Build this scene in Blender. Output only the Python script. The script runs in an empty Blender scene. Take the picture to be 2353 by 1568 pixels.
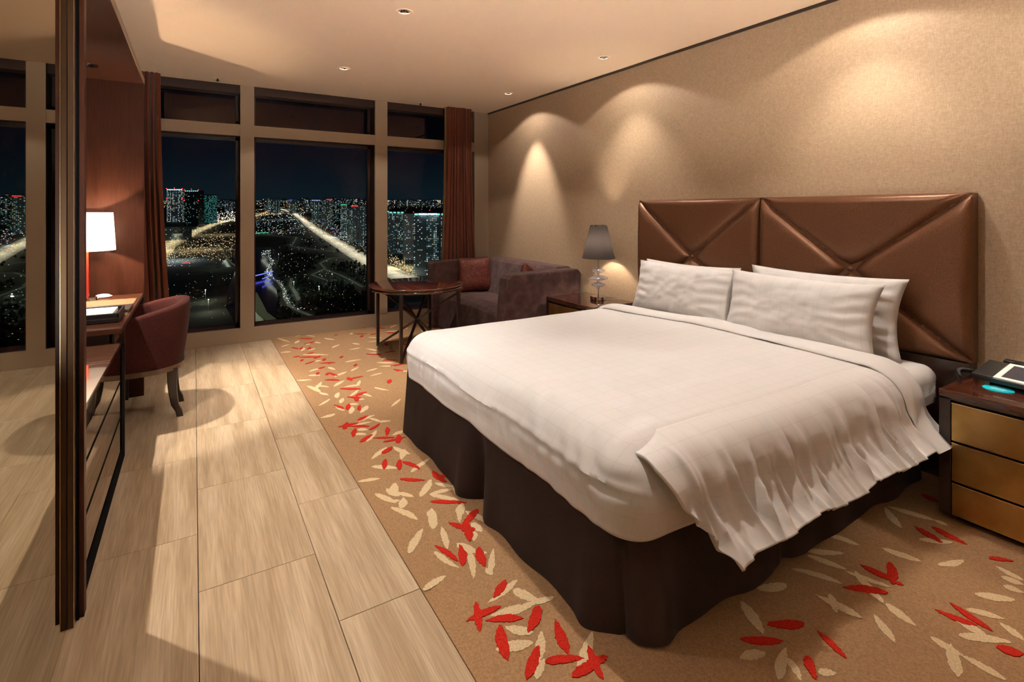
import bpy, math, random
from mathutils import Vector, Matrix, noise
random.seed(7)
S = bpy.context.scene
PI = math.pi
# ------------------------------------------------------------------ camera
F_PX = 1185.0; HY = 485.0; CX = 1176.5; EYE = 1.35
TH = math.atan((CX - 446.0) / F_PX)
SN, CS = math.sin(TH), math.cos(TH)
cam_d = bpy.data.cameras.new('camera'); cam = bpy.data.objects.new('camera', cam_d)
S.collection.objects.link(cam)
cam.location = (0, 0, EYE); cam.rotation_euler = (PI / 2, 0, -TH)
cam_d.sensor_width = 36; cam_d.lens = F_PX / 2353 * 36
cam_d.shift_y = (HY - 784) / 2353
cam_d.clip_start = 0.03; cam_d.clip_end = 60000
S.camera = cam
S.view_settings.view_transform = 'Standard'; S.view_settings.look = 'None'
S.view_settings.exposure = 0.30; S.view_settings.gamma = 1.0
S.view_settings.use_curve_mapping = False
# ------------------------------------------------------------------ world: night sky
W = bpy.data.worlds.new('night'); S.world = W; W.use_nodes = True
nt = W.node_tree; nt.nodes.clear()
tc = nt.nodes.new('ShaderNodeTexCoord'); sx = nt.nodes.new('ShaderNodeSeparateXYZ')
rp = nt.nodes.new('ShaderNodeValToRGB'); bgn = nt.nodes.new('ShaderNodeBackground'); wo = nt.nodes.new('ShaderNodeOutputWorld')
nt.links.new(tc.outputs['Generated'], sx.inputs[0]); nt.links.new(sx.outputs[2], rp.inputs[0])
nt.links.new(rp.outputs[0], bgn.inputs[0]); nt.links.new(bgn.outputs[0], wo.inputs[0])
cr = rp.color_ramp; cr.elements[0].position = 0.0; cr.elements[0].color = (.0035, .0095, .0135, 1)
cr.elements[1].position = .4; cr.elements[1].color = (.0015, .0014, .0028, 1)
e = cr.elements.new(.1); e.color = (.0022, .0030, .0055, 1)
bgn.inputs[1].default_value = 1.0
# ------------------------------------------------------------------ lights
def light(name, kind, loc, energy, color=(1, .8, .6), rot=(0, 0, 0), parent=None, **kw):
    d = bpy.data.lights.new(name, kind); d.energy = energy; d.color = color
    for k, v in kw.items(): setattr(d, k, v)
    o = bpy.data.objects.new(name, d); S.collection.objects.link(o)
    o.location = loc; o.rotation_euler = rot
    if parent: o.parent = parent
    return o
WARM = (1.0, .915, .835)
light('city_fill_sun', 'SUN', (0, -50, 80), .05, (.62, .85, 1.0), (math.radians(62), 0, math.radians(-25)), angle=.01)  # added bluish sun lamp that brightens the dark city facades
# ================================================================== helpers
COL = S.collection
class MB:
    def __init__(s): s.v = []; s.f = []; s.uv = None; s.mi = []
    def add(s, vs, fs, mi=0):
        b = len(s.v); s.v += [tuple(p) for p in vs]; s.f += [tuple(b + i for i in f) for f in fs]; s.mi += [mi] * len(fs)
        return s
    def box(s, a, b, mi=0, M=None):
        x0, y0, z0 = a; x1, y1, z1 = b
        vs = [(x0, y0, z0), (x1, y0, z0), (x1, y1, z0), (x0, y1, z0), (x0, y0, z1), (x1, y0, z1), (x1, y1, z1), (x0, y1, z1)]
        if M: vs = [tuple(M @ Vector(p)) for p in vs]
        return s.add(vs, [(0, 3, 2, 1), (4, 5, 6, 7), (0, 1, 5, 4), (1, 2, 6, 5), (2, 3, 7, 6), (3, 0, 4, 7)], mi)
    def bar(s, p, q, w, h=None, up=(0, 0, 1), mi=0):
        h = h or w; p = Vector(p); q = Vector(q); d = (q - p).normalized(); u = Vector(up)
        if abs(d.dot(u)) > .99: u = Vector((1, 0, 0))
        a = d.cross(u).normalized() * w / 2; b = a.normalized().cross(d) * h / 2
        vs = [p - a - b, p + a - b, p + a + b, p - a + b, q - a - b, q + a - b, q + a + b, q - a + b]
        return s.add(vs, [(0, 1, 2, 3), (7, 6, 5, 4), (0, 4, 5, 1), (1, 5, 6, 2), (2, 6, 7, 3), (3, 7, 4, 0)], mi)
    def tube(s, pts, r, n=8, cap=True, mi=0):
        pts = [Vector(p) for p in pts]; L = len(pts); rs = r if isinstance(r, (list, tuple)) else [r] * L
        vs = []; fs = []; prev = None
        for i, p in enumerate(pts):
            d = (pts[min(i + 1, L - 1)] - pts[max(i - 1, 0)]).normalized()
            if prev is None:
                a = d.cross(Vector((0, 0, 1)));
                if a.length < .01: a = d.cross(Vector((1, 0, 0)))
            else: a = prev - d * prev.dot(d)
            a.normalize(); prev = a; b = d.cross(a)
            for k in range(n):
                t = 2 * PI * k / n; vs.append(p + (a * math.cos(t) + b * math.sin(t)) * rs[i])
        for i in range(L - 1):
            for k in range(n):
                k2 = (k + 1) % n; fs.append((i * n + k, i * n + k2, (i + 1) * n + k2, (i + 1) * n + k))
        if cap: fs.append(tuple(range(n))[::-1]); fs.append(tuple((L - 1) * n + k for k in range(n)))
        return s.add(vs, fs, mi)
    def lathe(s, prof, c=(0, 0, 0), n=32, closed=False, mi=0):
        vs = []; fs = []; m = len(prof)
        for k in range(n):
            t = 2 * PI * k / n
            for r, z in prof: vs.append((c[0] + r * math.cos(t), c[1] + r * math.sin(t), c[2] + z))
        for k in range(n):
            k2 = (k + 1) % n
            for i in range(m - 1 + (1 if closed else 0)):
                j = (i + 1) % m; fs.append((k * m + i, k2 * m + i, k2 * m + j, k * m + j))
        return s.add(vs, fs, mi)
    def grid(s, fn, nu, nv, mi=0, uvf=None):
        vs = [fn(i / nu, j / nv) for i in range(nu + 1) for j in range(nv + 1)]
        b = len(s.v)
        fs = [(i * (nv + 1) + j, (i + 1) * (nv + 1) + j, (i + 1) * (nv + 1) + j + 1, i * (nv + 1) + j + 1) for i in range(nu) for j in range(nv)]
        s.add(vs, fs, mi)
        if uvf:
            if s.uv is None: s.uv = {}
            for i in range(nu + 1):
                for j in range(nv + 1): s.uv[b + i * (nv + 1) + j] = uvf(i / nu, j / nv)
        return s
def props(o, label=None, cat=None, group=None, kind=None):
    if label: o['label'] = label
    if cat: o['category'] = cat
    if group: o['group'] = group
    if kind: o['kind'] = kind
    return o
def wloc(o):
    l = Vector((0, 0, 0))
    while o: l += o.location; o = o.parent
    return l
def obj(name, mb, mat, parent=None, smooth=False, origin=None, bevel=0, label=None, cat=None, group=None, kind=None, sub=0, local=False):
    """one mesh object from world-space geometry; origin = its base point"""
    me = bpy.data.meshes.new(name)
    org = Vector(origin) if origin is not None else (wloc(parent) if parent and not local else Vector((0, 0, 0)))
    if parent is None and origin is None and mb.v and not local:
        xs = [p[0] for p in mb.v]; ys = [p[1] for p in mb.v]; zs = [p[2] for p in mb.v]
        org = Vector(((min(xs) + max(xs)) / 2, (min(ys) + max(ys)) / 2, min(zs)))
    me.from_pydata([tuple(Vector(p) - org) for p in mb.v], [], mb.f)
    mats = mat if isinstance(mat, (list, tuple)) else [mat]
    for m in mats: me.materials.append(m)
    if len(mats) > 1: me.polygons.foreach_set('material_index', mb.mi)
    if mb.uv:
        ul = me.uv_layers.new(name='uv')
        for lp in me.loops: ul.data[lp.index].uv = mb.uv.get(lp.vertex_index, (0, 0))
    if smooth: me.polygons.foreach_set('use_smooth', [True] * len(me.polygons)); me.update(); me.set_sharp_from_angle(angle=.9)
    me.update()
    o = bpy.data.objects.new(name, me); COL.objects.link(o)
    if parent:
        o.parent = parent; o.location = org - wloc(parent) if not local else (0, 0, 0)
    else: o.location = org
    if bevel:
        b = o.modifiers.new('bevel', 'BEVEL'); b.width = bevel; b.segments = 2; b.limit_method = 'ANGLE'; b.angle_limit = .7
        b.harden_normals = False
    if sub:
        b = o.modifiers.new('sub', 'SUBSURF'); b.levels = sub; b.render_levels = sub
    return props(o, label, cat, group, kind)
def thing(name, loc, label, cat, group=None, rz=0):
    o = bpy.data.objects.new(name, None); COL.objects.link(o); o.location = loc; o.rotation_euler = (0, 0, rz)
    o.empty_display_size = .1
    return props(o, label, cat, group)
def copy_tree(o, parent=None):
    c = o.copy(); COL.objects.link(c); c.parent = parent
    for ch in list(o.children): copy_tree(ch, c)
    return c
# ------------------------------------------------------------------ materials
MATS = {}
def mat(name, col=(.5, .5, .5), rough=.5, metal=0, spec=.5, coat=0, coat_r=.05, emit=None, es=0, sheen=0, build=None, trans=0, ior=1.45):
    m = bpy.data.materials.new(name); m.use_nodes = True; n = m.node_tree; b = n.nodes['Principled BSDF']
    b.inputs['Base Color'].default_value = (*col, 1); b.inputs['Roughness'].default_value = rough
    b.inputs['Metallic'].default_value = metal; b.inputs['Specular IOR Level'].default_value = spec
    b.inputs['Coat Weight'].default_value = coat; b.inputs['Coat Roughness'].default_value = coat_r
    b.inputs['Sheen Weight'].default_value = sheen; b.inputs['Transmission Weight'].default_value = trans
    b.inputs['IOR'].default_value = ior
    if emit: b.inputs['Emission Color'].default_value = (*emit, 1); b.inputs['Emission Strength'].default_value = es
    if build: build(n, b)
    MATS[name] = m
    return m
def N(n, t, **kw):
    x = n.nodes.new(t)
    for k, v in kw.items():
        if k.startswith('i_'): x.inputs[k[2:].replace('_', ' ')].default_value = v
        else: setattr(x, k, v)
    return x
def coords(n, scale=(1, 1, 1), src='Object', rot=(0, 0, 0)):
    t = N(n, 'ShaderNodeTexCoord'); m = N(n, 'ShaderNodeMapping'); m.inputs['Scale'].default_value = scale
    m.inputs['Rotation'].default_value = rot
    n.links.new(t.outputs[src], m.inputs[0]); return m.outputs[0]
def world_coords(n, scale=(1, 1, 1), rot=(0, 0, 0)):
    t = N(n, 'ShaderNodeNewGeometry'); m = N(n, 'ShaderNodeMapping'); m.inputs['Scale'].default_value = scale
    m.inputs['Rotation'].default_value = rot
    n.links.new(t.outputs['Position'], m.inputs[0]); return m.outputs[0]
def noise_col(cols, scale=(1, 1, 1), nscale=5, detail=4, bump=0, bscale=None, bn=None, bdist=.002, wrld=False, dist=0, pos=None, src='Object'):
    def f(n, b):
        c = world_coords(n, scale) if wrld else coords(n, scale, src)
        t = N(n, 'ShaderNodeTexNoise', i_Scale=nscale, i_Detail=detail, i_Distortion=dist); n.links.new(c, t.inputs['Vector'])
        r = N(n, 'ShaderNodeValToRGB'); n.links.new(t.outputs[0], r.inputs[0])
        ps = pos or [.3 + .4 * i / (len(cols) - 1) for i in range(len(cols))]
        r.color_ramp.elements[0].position = ps[0]; r.color_ramp.elements[0].color = (*cols[0], 1)
        r.color_ramp.elements[1].position = ps[-1]; r.color_ramp.elements[1].color = (*cols[-1], 1)
        for p, k in zip(ps[1:-1], cols[1:-1]): el = r.color_ramp.elements.new(p); el.color = (*k, 1)
        n.links.new(r.outputs[0], b.inputs['Base Color'])
        if bump:
            if bn:
                c2 = world_coords(n, bscale or scale) if wrld else coords(n, bscale or scale, src)
                t = N(n, 'ShaderNodeTexNoise', i_Scale=bn, i_Detail=3); n.links.new(c2, t.inputs['Vector'])
            bp = N(n, 'ShaderNodeBump', i_Strength=bump, i_Distance=bdist); n.links.new(t.outputs[0], bp.inputs['Height'])
            n.links.new(bp.outputs[0], b.inputs['Normal'])
    return f
def wood(c1, c2, c3, axis=0, fine=60, rough=None):
    def f(n, b):
        sc = [1, 1, 1]; sc[axis] = .04
        c = coords(n, tuple(sc)); t = N(n, 'ShaderNodeTexNoise', i_Scale=fine, i_Detail=5, i_Distortion=.3); n.links.new(c, t.inputs['Vector'])
        r = N(n, 'ShaderNodeValToRGB'); n.links.new(t.outputs[0], r.inputs[0])
        r.color_ramp.elements[0].position = .32; r.color_ramp.elements[0].color = (*c1, 1)
        r.color_ramp.elements[1].position = .7; r.color_ramp.elements[1].color = (*c3, 1)
        el = r.color_ramp.elements.new(.5); el.color = (*c2, 1)
        n.links.new(r.outputs[0], b.inputs['Base Color'])
    return f
M_ceil = mat('ceiling_paint', (.94, .715, .50), .8)
def wallpaper(n, b):
    c = world_coords(n, (1, 1, 6)); t = N(n, 'ShaderNodeTexNoise', i_Scale=45, i_Detail=5); n.links.new(c, t.inputs['Vector'])
    c2 = world_coords(n, (1, 6, 1)); t2 = N(n, 'ShaderNodeTexNoise', i_Scale=45, i_Detail=5); n.links.new(c2, t2.inputs['Vector'])
    a = N(n, 'ShaderNodeMath', operation='ADD'); n.links.new(t.outputs[0], a.inputs[0]); n.links.new(t2.outputs[0], a.inputs[1])
    r = N(n, 'ShaderNodeMapRange'); r.inputs['From Min'].default_value = .7; r.inputs['From Max'].default_value = 1.3
    n.links.new(a.outputs[0], r.inputs['Value'])
    m = N(n, 'ShaderNodeMix', data_type='RGBA'); n.links.new(r.outputs[0], m.inputs[0])
    m.inputs[6].default_value = (.37, .256, .155, 1); m.inputs[7].default_value = (.52, .375, .242, 1)
    n.links.new(m.outputs[2], b.inputs['Base Color'])
    bp = N(n, 'ShaderNodeBump', i_Strength=.25, i_Distance=.002); n.links.new(a.outputs[0], bp.inputs['Height']); n.links.new(bp.outputs[0], b.inputs['Normal'])
M_paper = mat('linen_wallpaper', (.5, .36, .22), .55, spec=.35, build=wallpaper)
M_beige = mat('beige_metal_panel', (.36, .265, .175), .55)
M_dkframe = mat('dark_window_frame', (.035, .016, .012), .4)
M_bronze = mat('bronze_stile', (.085, .050, .030), .35, metal=.8)
M_black = mat('black_lacquer', (.004, .004, .005), .25)
M_matte = mat('matte_black', (.002, .002, .0025), .9, spec=.05)
M_gap = mat('joint_dark', (.02, .012, .008), .9)
def travertine(n, b):
    oi = N(n, 'ShaderNodeObjectInfo'); g = N(n, 'ShaderNodeNewGeometry')
    ad = N(n, 'ShaderNodeVectorMath', operation='MULTIPLY_ADD'); ad.inputs[1].default_value = (7, 3, 0)
    cmb = N(n, 'ShaderNodeCombineXYZ'); n.links.new(oi.outputs['Random'], cmb.inputs[0]); n.links.new(oi.outputs['Random'], cmb.inputs[1])
    n.links.new(cmb.outputs[0], ad.inputs[0]); n.links.new(g.outputs['Position'], ad.inputs[2])
    def nz(sc, s, d, dist):
        m = N(n, 'ShaderNodeMapping'); m.inputs['Scale'].default_value = sc; n.links.new(ad.outputs[0], m.inputs[0])
        t = N(n, 'ShaderNodeTexNoise', i_Scale=s, i_Detail=d, i_Distortion=dist); n.links.new(m.outputs[0], t.inputs['Vector']); return t.outputs[0]
    a = nz((1, .07, 1), 13, 3, .1); c = nz((1, .03, 1), 170, 3, .25)
    r = N(n, 'ShaderNodeValToRGB'); n.links.new(a, r.inputs[0])
    r.color_ramp.elements[0].position = .33; r.color_ramp.elements[0].color = (.37, .255, .146, 1)
    r.color_ramp.elements[1].position = .68; r.color_ramp.elements[1].color = (.53, .395, .255, 1)
    r2 = N(n, 'ShaderNodeMapRange'); r2.inputs['From Min'].default_value = .35; r2.inputs['From Max'].default_value = .65
    r2.inputs['To Min'].default_value = .84; r2.inputs['To Max'].default_value = 1.12; n.links.new(c, r2.inputs['Value'])
    v = N(n, 'ShaderNodeVectorMath', operation='SCALE'); n.links.new(r.outputs[0], v.inputs[0]); n.links.new(r2.outputs[0], v.inputs['Scale'])
    n.links.new(v.outputs[0], b.inputs['Base Color'])
M_tile = mat('travertine_tile', (.5, .4, .3), .42, spec=.3, build=travertine)
M_carpet = mat('tan_carpet_pile', (.3, .18, .09), .95, spec=.1, build=noise_col([(.27, .155, .075), (.40, .235, .12)], nscale=140, detail=5, bump=.6, bdist=.004, wrld=True))
M_cleaf = mat('cream_pile', (.6, .45, .28), .95, spec=.1, build=noise_col([(.52, .38, .21), (.72, .55, .34)], nscale=160, detail=3, bump=.5, bdist=.003, wrld=True))
M_rleaf = mat('red_pile', (.42, .02, .01), .95, spec=.1, build=noise_col([(.36, .012, .008), (.56, .03, .016)], nscale=160, detail=3, bump=.5, bdist=.003, wrld=True))
M_mirror = mat('tinted_mirror', (.52, .51, .41), .012, metal=1)
M_mirror2 = mat('bronze_mirror', (.56, .46, .36), .012, metal=1)
M_redwood = mat('red_brown_veneer', (.1, .03, .01), .4, spec=.25, coat=0, build=wood((.026, .0066, .003), (.034, .0092, .004), (.044, .0125, .0055), axis=2, fine=220))
M_redwoodY = mat('red_brown_veneer_flat', (.1, .03, .01), .35, spec=.3, coat=0, build=wood((.030, .0085, .0035), (.042, .0125, .005), (.055, .017, .007), axis=1, fine=160))
M_darktop = mat('dark_glossy_wood', (.05, .014, .008), .12, coat=1, coat_r=.02, spec=.6, build=wood((.022, .006, .004), (.055, .014, .008), (.10, .028, .014), axis=1, fine=30))
M_espresso = mat('espresso_wood', (.022, .011, .008), .3, coat=.3)
M_chairwood = mat('brown_polished_wood', (.10, .055, .03), .3, coat=.4)
M_gold = mat('brushed_gold_leaf', (.50, .33, .11), .36, metal=1, build=noise_col([(.42, .27, .085), (.60, .41, .16)], nscale=9, detail=5))
M_goldedge = mat('gold_edge', (.85, .68, .42), .25, metal=1)
M_chrome = mat('chrome', (.8, .8, .8), .06, metal=1)
def fabric_fine(c1, c2, ns=220, bump=.3):
    return noise_col([c1, c2], nscale=ns, detail=3, bump=bump, bdist=.001)
M_velvet = mat('plum_brown_velvet', (.1, .05, .05), .9, spec=.15, sheen=.12, build=noise_col([(.040, .018, .016), (.062, .030, .026), (.095, .050, .045)], nscale=11, detail=7, dist=.4))
M_chairfab = mat('rust_red_weave', (.2, .05, .04), .9, spec=.1, sheen=.03, build=noise_col([(.022, .0050, .004), (.055, .0135, .010)], nscale=180, detail=4, bump=.4, bdist=.0015))
M_curtain = mat('rust_brown_curtain', (.1, .03, .012), .85, spec=.15, sheen=.2, build=noise_col([(.085, .020, .009), (.16, .042, .018)], scale=(1, 1, 5), nscale=60, detail=3))
M_lining = mat('ochre_curtain_lining', (.22, .12, .04), .9)
M_skirt = mat('chocolate_bed_skirt', (.035, .018, .014), .8, sheen=.03, spec=.15, build=noise_col([(.013, .0065, .005), (.024, .012, .009)], nscale=300, detail=2, bump=.2, bdist=.0008))
def hbmat(n, b):
    c = coords(n, (1, 1, 5)); t = N(n, 'ShaderNodeTexNoise', i_Scale=90, i_Detail=3); n.links.new(c, t.inputs['Vector'])
    c2 = coords(n, (1, 5, 1)); t2 = N(n, 'ShaderNodeTexNoise', i_Scale=90, i_Detail=3); n.links.new(c2, t2.inputs['Vector'])
    a = N(n, 'ShaderNodeMath', operation='ADD'); n.links.new(t.outputs[0], a.inputs[0]); n.links.new(t2.outputs[0], a.inputs[1])
    r = N(n, 'ShaderNodeMapRange'); r.inputs['From Min'].default_value = .7; r.inputs['From Max'].default_value = 1.3; n.links.new(a.outputs[0], r.inputs['Value'])
    m = N(n, 'ShaderNodeMix', data_type='RGBA'); n.links.new(r.outputs[0], m.inputs[0])
    m.inputs[6].default_value = (.115, .048, .022, 1); m.inputs[7].default_value = (.20, .09, .043, 1); n.links.new(m.outputs[2], b.inputs['Base Color'])
    bp = N(n, 'ShaderNodeBump', i_Strength=.2, i_Distance=.001); n.links.new(a.outputs[0], bp.inputs['Height']); n.links.new(bp.outputs[0], b.inputs['Normal'])
M_hb = mat('bronze_satin_upholstery', (.12, .06, .03), .36, spec=.6, metal=.5, build=hbmat)
M_hbrail = mat('dark_brown_gloss_rail', (.035, .016, .010), .18, coat=.5)
def quilt(lines=True):
    def f(n, b):
        t = N(n, 'ShaderNodeTexCoord'); s = N(n, 'ShaderNodeSeparateXYZ'); n.links.new(t.outputs['UV'], s.inputs[0])
        outs = []
        for k, off in ((0, 0), (1, .02)):
            d = N(n, 'ShaderNodeMath', operation='MULTIPLY_ADD'); d.inputs[1].default_value = 1 / .072; d.inputs[2].default_value = off; n.links.new(s.outputs[k], d.inputs[0])
            fr = N(n, 'ShaderNodeMath', operation='FRACT'); n.links.new(d.outputs[0], fr.inputs[0])
            c = N(n, 'ShaderNodeMath', operation='COMPARE'); c.inputs[1].default_value = .5; c.inputs[2].default_value = .035; n.links.new(fr.outputs[0], c.inputs[0])
            outs.append(c.outputs[0])
        mx = N(n, 'ShaderNodeMath', operation='MAXIMUM'); n.links.new(outs[0], mx.inputs[0]); n.links.new(outs[1], mx.inputs[1])
        m = N(n, 'ShaderNodeMix', data_type='RGBA'); n.links.new(mx.outputs[0], m.inputs[0])
        m.inputs[6].default_value = (.80, .77, .74, 1); m.inputs[7].default_value = (.76, .73, .695, 1)
        n.links.new(m.outputs[2], b.inputs['Base Color'])
        tn = N(n, 'ShaderNodeTexNoise', i_Scale=14, i_Detail=5); n.links.new(t.outputs['UV'], tn.inputs['Vector'])
        ad = N(n, 'ShaderNodeMath', operation='MULTIPLY_ADD'); ad.inputs[1].default_value = -.25; n.links.new(mx.outputs[0], ad.inputs[0]); n.links.new(tn.outputs[0], ad.inputs[2])
        bp = N(n, 'ShaderNodeBump', i_Strength=.25, i_Distance=.006); n.links.new(ad.outputs[0], bp.inputs['Height']); n.links.new(bp.outputs[0], b.inputs['Normal'])
    return f
M_linen = mat('white_check_cotton', (.78, .76, .73), .8, spec=.2, build=quilt())
M_linen2 = mat('white_plain_cotton', (.8, .77, .74), .8, spec=.2)
M_white = mat('paper_white', (.85, .83, .78), .7)
def translucent(name, col, tcol, fac, rough=.8, tex=None):
    m = bpy.data.materials.new(name); m.use_nodes = True; n = m.node_tree; n.nodes.clear()
    o = N(n, 'ShaderNodeOutputMaterial'); mx = N(n, 'ShaderNodeMixShader'); mx.inputs[0].default_value = fac
    d = N(n, 'ShaderNodeBsdfDiffuse'); d.inputs[0].default_value = (*col, 1); t = N(n, 'ShaderNodeBsdfTranslucent'); t.inputs[0].default_value = (*tcol, 1)
    n.links.new(d.outputs[0], mx.inputs[1]); n.links.new(t.outputs[0], mx.inputs[2]); n.links.new(mx.outputs[0], o.inputs[0])
    if tex:
        c = coords(n, tex); tn = N(n, 'ShaderNodeTexNoise', i_Scale=120, i_Detail=3); n.links.new(c, tn.inputs['Vector'])
        r = N(n, 'ShaderNodeValToRGB'); n.links.new(tn.outputs[0], r.inputs[0])
        r.color_ramp.elements[0].position = .35; r.color_ramp.elements[0].color = (*[k * .55 for k in tcol], 1)
        r.color_ramp.elements[1].position = .65; r.color_ramp.elements[1].color = (*[k * 1.3 for k in tcol], 1)
        n.links.new(r.outputs[0], t.inputs[0])
    return m
M_wshade = translucent('white_shade_fabric', (.8, .78, .74), (.85, .80, .72), .55)
M_bshade = translucent('charcoal_shade_fabric', (.03, .026, .026), (.012, .0095, .0085), .4, tex=(1, 1, 3))
def pane_mat(nm='window_glass', ior=1.25, tint=(.96, .98, 1, 1)):
    m = bpy.data.materials.new(nm); m.use_nodes = True; n = m.node_tree; n.nodes.clear()
    o = N(n, 'ShaderNodeOutputMaterial'); mx = N(n, 'ShaderNodeMixShader'); fr = N(n, 'ShaderNodeFresnel'); fr.inputs[0].default_value = ior
    t = N(n, 'ShaderNodeBsdfTransparent'); t.inputs[0].default_value = tint; g = N(n, 'ShaderNodeBsdfGlossy'); g.inputs['Roughness'].default_value = .0
    g.inputs[0].default_value = (.8, .62, .62, 1)
    n.links.new(fr.outputs[0], mx.inputs[0]); n.links.new(t.outputs[0], mx.inputs[1]); n.links.new(g.outputs[0], mx.inputs[2]); n.links.new(mx.outputs[0], o.inputs[0])
    return m
M_glass = pane_mat(); M_glass2 = pane_mat('dark_tinted_glass', 1.7, (.35, .30, .28, 1))
def crystal_mat():
    m = bpy.data.materials.new('clear_crystal'); m.use_nodes = True; n = m.node_tree; n.nodes.clear()
    o = N(n, 'ShaderNodeOutputMaterial'); lw = N(n, 'ShaderNodeLayerWeight'); lw.inputs[0].default_value = .45
    t = N(n, 'ShaderNodeBsdfTransparent'); t.inputs[0].default_value = (.93, .93, .97, 1); g = N(n, 'ShaderNodeBsdfGlossy'); g.inputs['Roughness'].default_value = .04
    d = N(n, 'ShaderNodeBsdfDiffuse'); d.inputs[0].default_value = (.85, .85, .95, 1); tr = N(n, 'ShaderNodeBsdfTranslucent'); tr.inputs[0].default_value = (.85, .85, .95, 1)
    a = N(n, 'ShaderNodeMixShader'); a.inputs[0].default_value = .5; n.links.new(d.outputs[0], a.inputs[1]); n.links.new(tr.outputs[0], a.inputs[2])
    b = N(n, 'ShaderNodeMixShader'); b.inputs[0].default_value = .65; n.links.new(g.outputs[0], b.inputs[2]); n.links.new(a.outputs[0], b.inputs[1])
    c = N(n, 'ShaderNodeMixShader'); n.links.new(lw.outputs['Facing'], c.inputs[0]); n.links.new(t.outputs[0], c.inputs[1]); n.links.new(b.outputs[0], c.inputs[2]); n.links.new(c.outputs[0], o.inputs[0])
    return m
M_crystal = crystal_mat()
def emitter(name, col, s):
    return mat(name, (0, 0, 0), .5, emit=col, es=s)
# ================================================================== room shell
XR = 3.296; YW = 5.94; ZC = 2.635; XL = -1.0; YN = -1.7
obj('wall_right', MB().box((XR, YN, 0), (XR + .15, YW, ZC)), M_paper, kind='structure')
obj('wall_near', MB().box((XL, YN - .15, 0), (XR, YN, ZC)), M_paper, kind='structure')
obj('wall_left', MB().box((XL - .15, YN, 0), (XL, YW, ZC)), M_paper, kind='structure')
obj('trim_1', MB().box((XR - .012, YN, ZC - .02), (XR, YW, ZC)), M_espresso, kind='structure')
# ceiling with square openings under the downlight rims
HOLES = [(1.153, 3.19), (1.151, 4.747), (2.918, 3.27), (2.923, 4.819), (1.15, 1.64), (2.92, 1.42), (1.15, .05), (2.92, -.25), (.15, -.95)]
def ceiling():
    hs = .036; xs = sorted({XL, XR} | {h[0] + s for h in HOLES for s in (-hs, hs)}); ys = sorted({YN, YW} | {h[1] + s for h in HOLES for s in (-hs, hs)})
    mb = MB()
    for i in range(len(xs) - 1):
        for j in range(len(ys) - 1):
            cx, cy = (xs[i] + xs[i + 1]) / 2, (ys[j] + ys[j + 1]) / 2
            if any(abs(cx - h[0]) < hs and abs(cy - h[1]) < hs for h in HOLES): continue
            mb.add([(xs[i], ys[j], ZC), (xs[i], ys[j + 1], ZC), (xs[i + 1], ys[j + 1], ZC), (xs[i + 1], ys[j], ZC)], [(0, 1, 2, 3)])
    mb.box((XL - .15, YN - .15, ZC + .12), (XR + .15, YW + .3, ZC + .16))
    return mb
obj('ceiling', ceiling(), M_ceil, kind='structure')
# ---- floor: slab, travertine tiles, carpet
floor = obj('floor', MB().box((XL - .1, YN - .1, -.05), (XR + .1, YW + .3, -.012)), M_gap, kind='structure')
XE = .688
tile_meshes = {}
def tile(x0, x1, y0, y1):
    g = .0012; x0 += g; x1 -= g; y0 += g; y1 -= g
    if x1 - x0 < .02 or y1 - y0 < .02: return
    w, h = round(x1 - x0, 4), round(y1 - y0, 4); k = (w, h)
    if k not in tile_meshes:
        mb = MB(); b = .0008
        mb.add([(0, 0, -.012), (w, 0, -.012), (w, h, -.012), (0, h, -.012), (0, 0, -b), (w, 0, -b), (w, h, -b), (0, h, -b), (b, b, 0), (w - b, b, 0), (w - b, h - b, 0), (b, h - b, 0)],
               [(0, 1, 5, 4), (1, 2, 6, 5), (2, 3, 7, 6), (3, 0, 4, 7), (4, 5, 9, 8), (5, 6, 10, 9), (6, 7, 11, 10), (7, 4, 8, 11), (8, 9, 10, 11)])
        me = bpy.data.meshes.new('floor_tile'); me.from_pydata(mb.v, [], mb.f); me.materials.append(M_tile); tile_meshes[k] = me
    o = bpy.data.objects.new('floor_tile', tile_meshes[k]); COL.objects.link(o); o.parent = floor
    o.location = Vector((x0, y0, 0)) - floor.location
cols = [(.406, XE, 1.742), (.013, .406, 2.135), (-.380, .013, 2.521), (-.773, -.380, 2.0), (-1.0, -.773, 2.3)]
for x0, x1, ph in cols:
    y = ph - .7905 * math.ceil((ph - YN) / .7905)
    while y < YW:
        a, b_ = max(y, YN), min(y + .7905, YW)
        if b_ > a: tile(x0, x1, a, b_)
        y += .7905
carpet = obj('carpet', MB().grid(lambda u, v: (XE + .002 + (XR - XE - .002) * u, YN + (YW - YN) * v, .004 if 0 < u else .0), 40, 80).box((XE + .002, YN, -.012), (XR, YW, .0)), M_carpet,
             label='tan fitted carpet strewn with woven red and cream leaves beside the tiled strip', cat='carpet')
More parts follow.
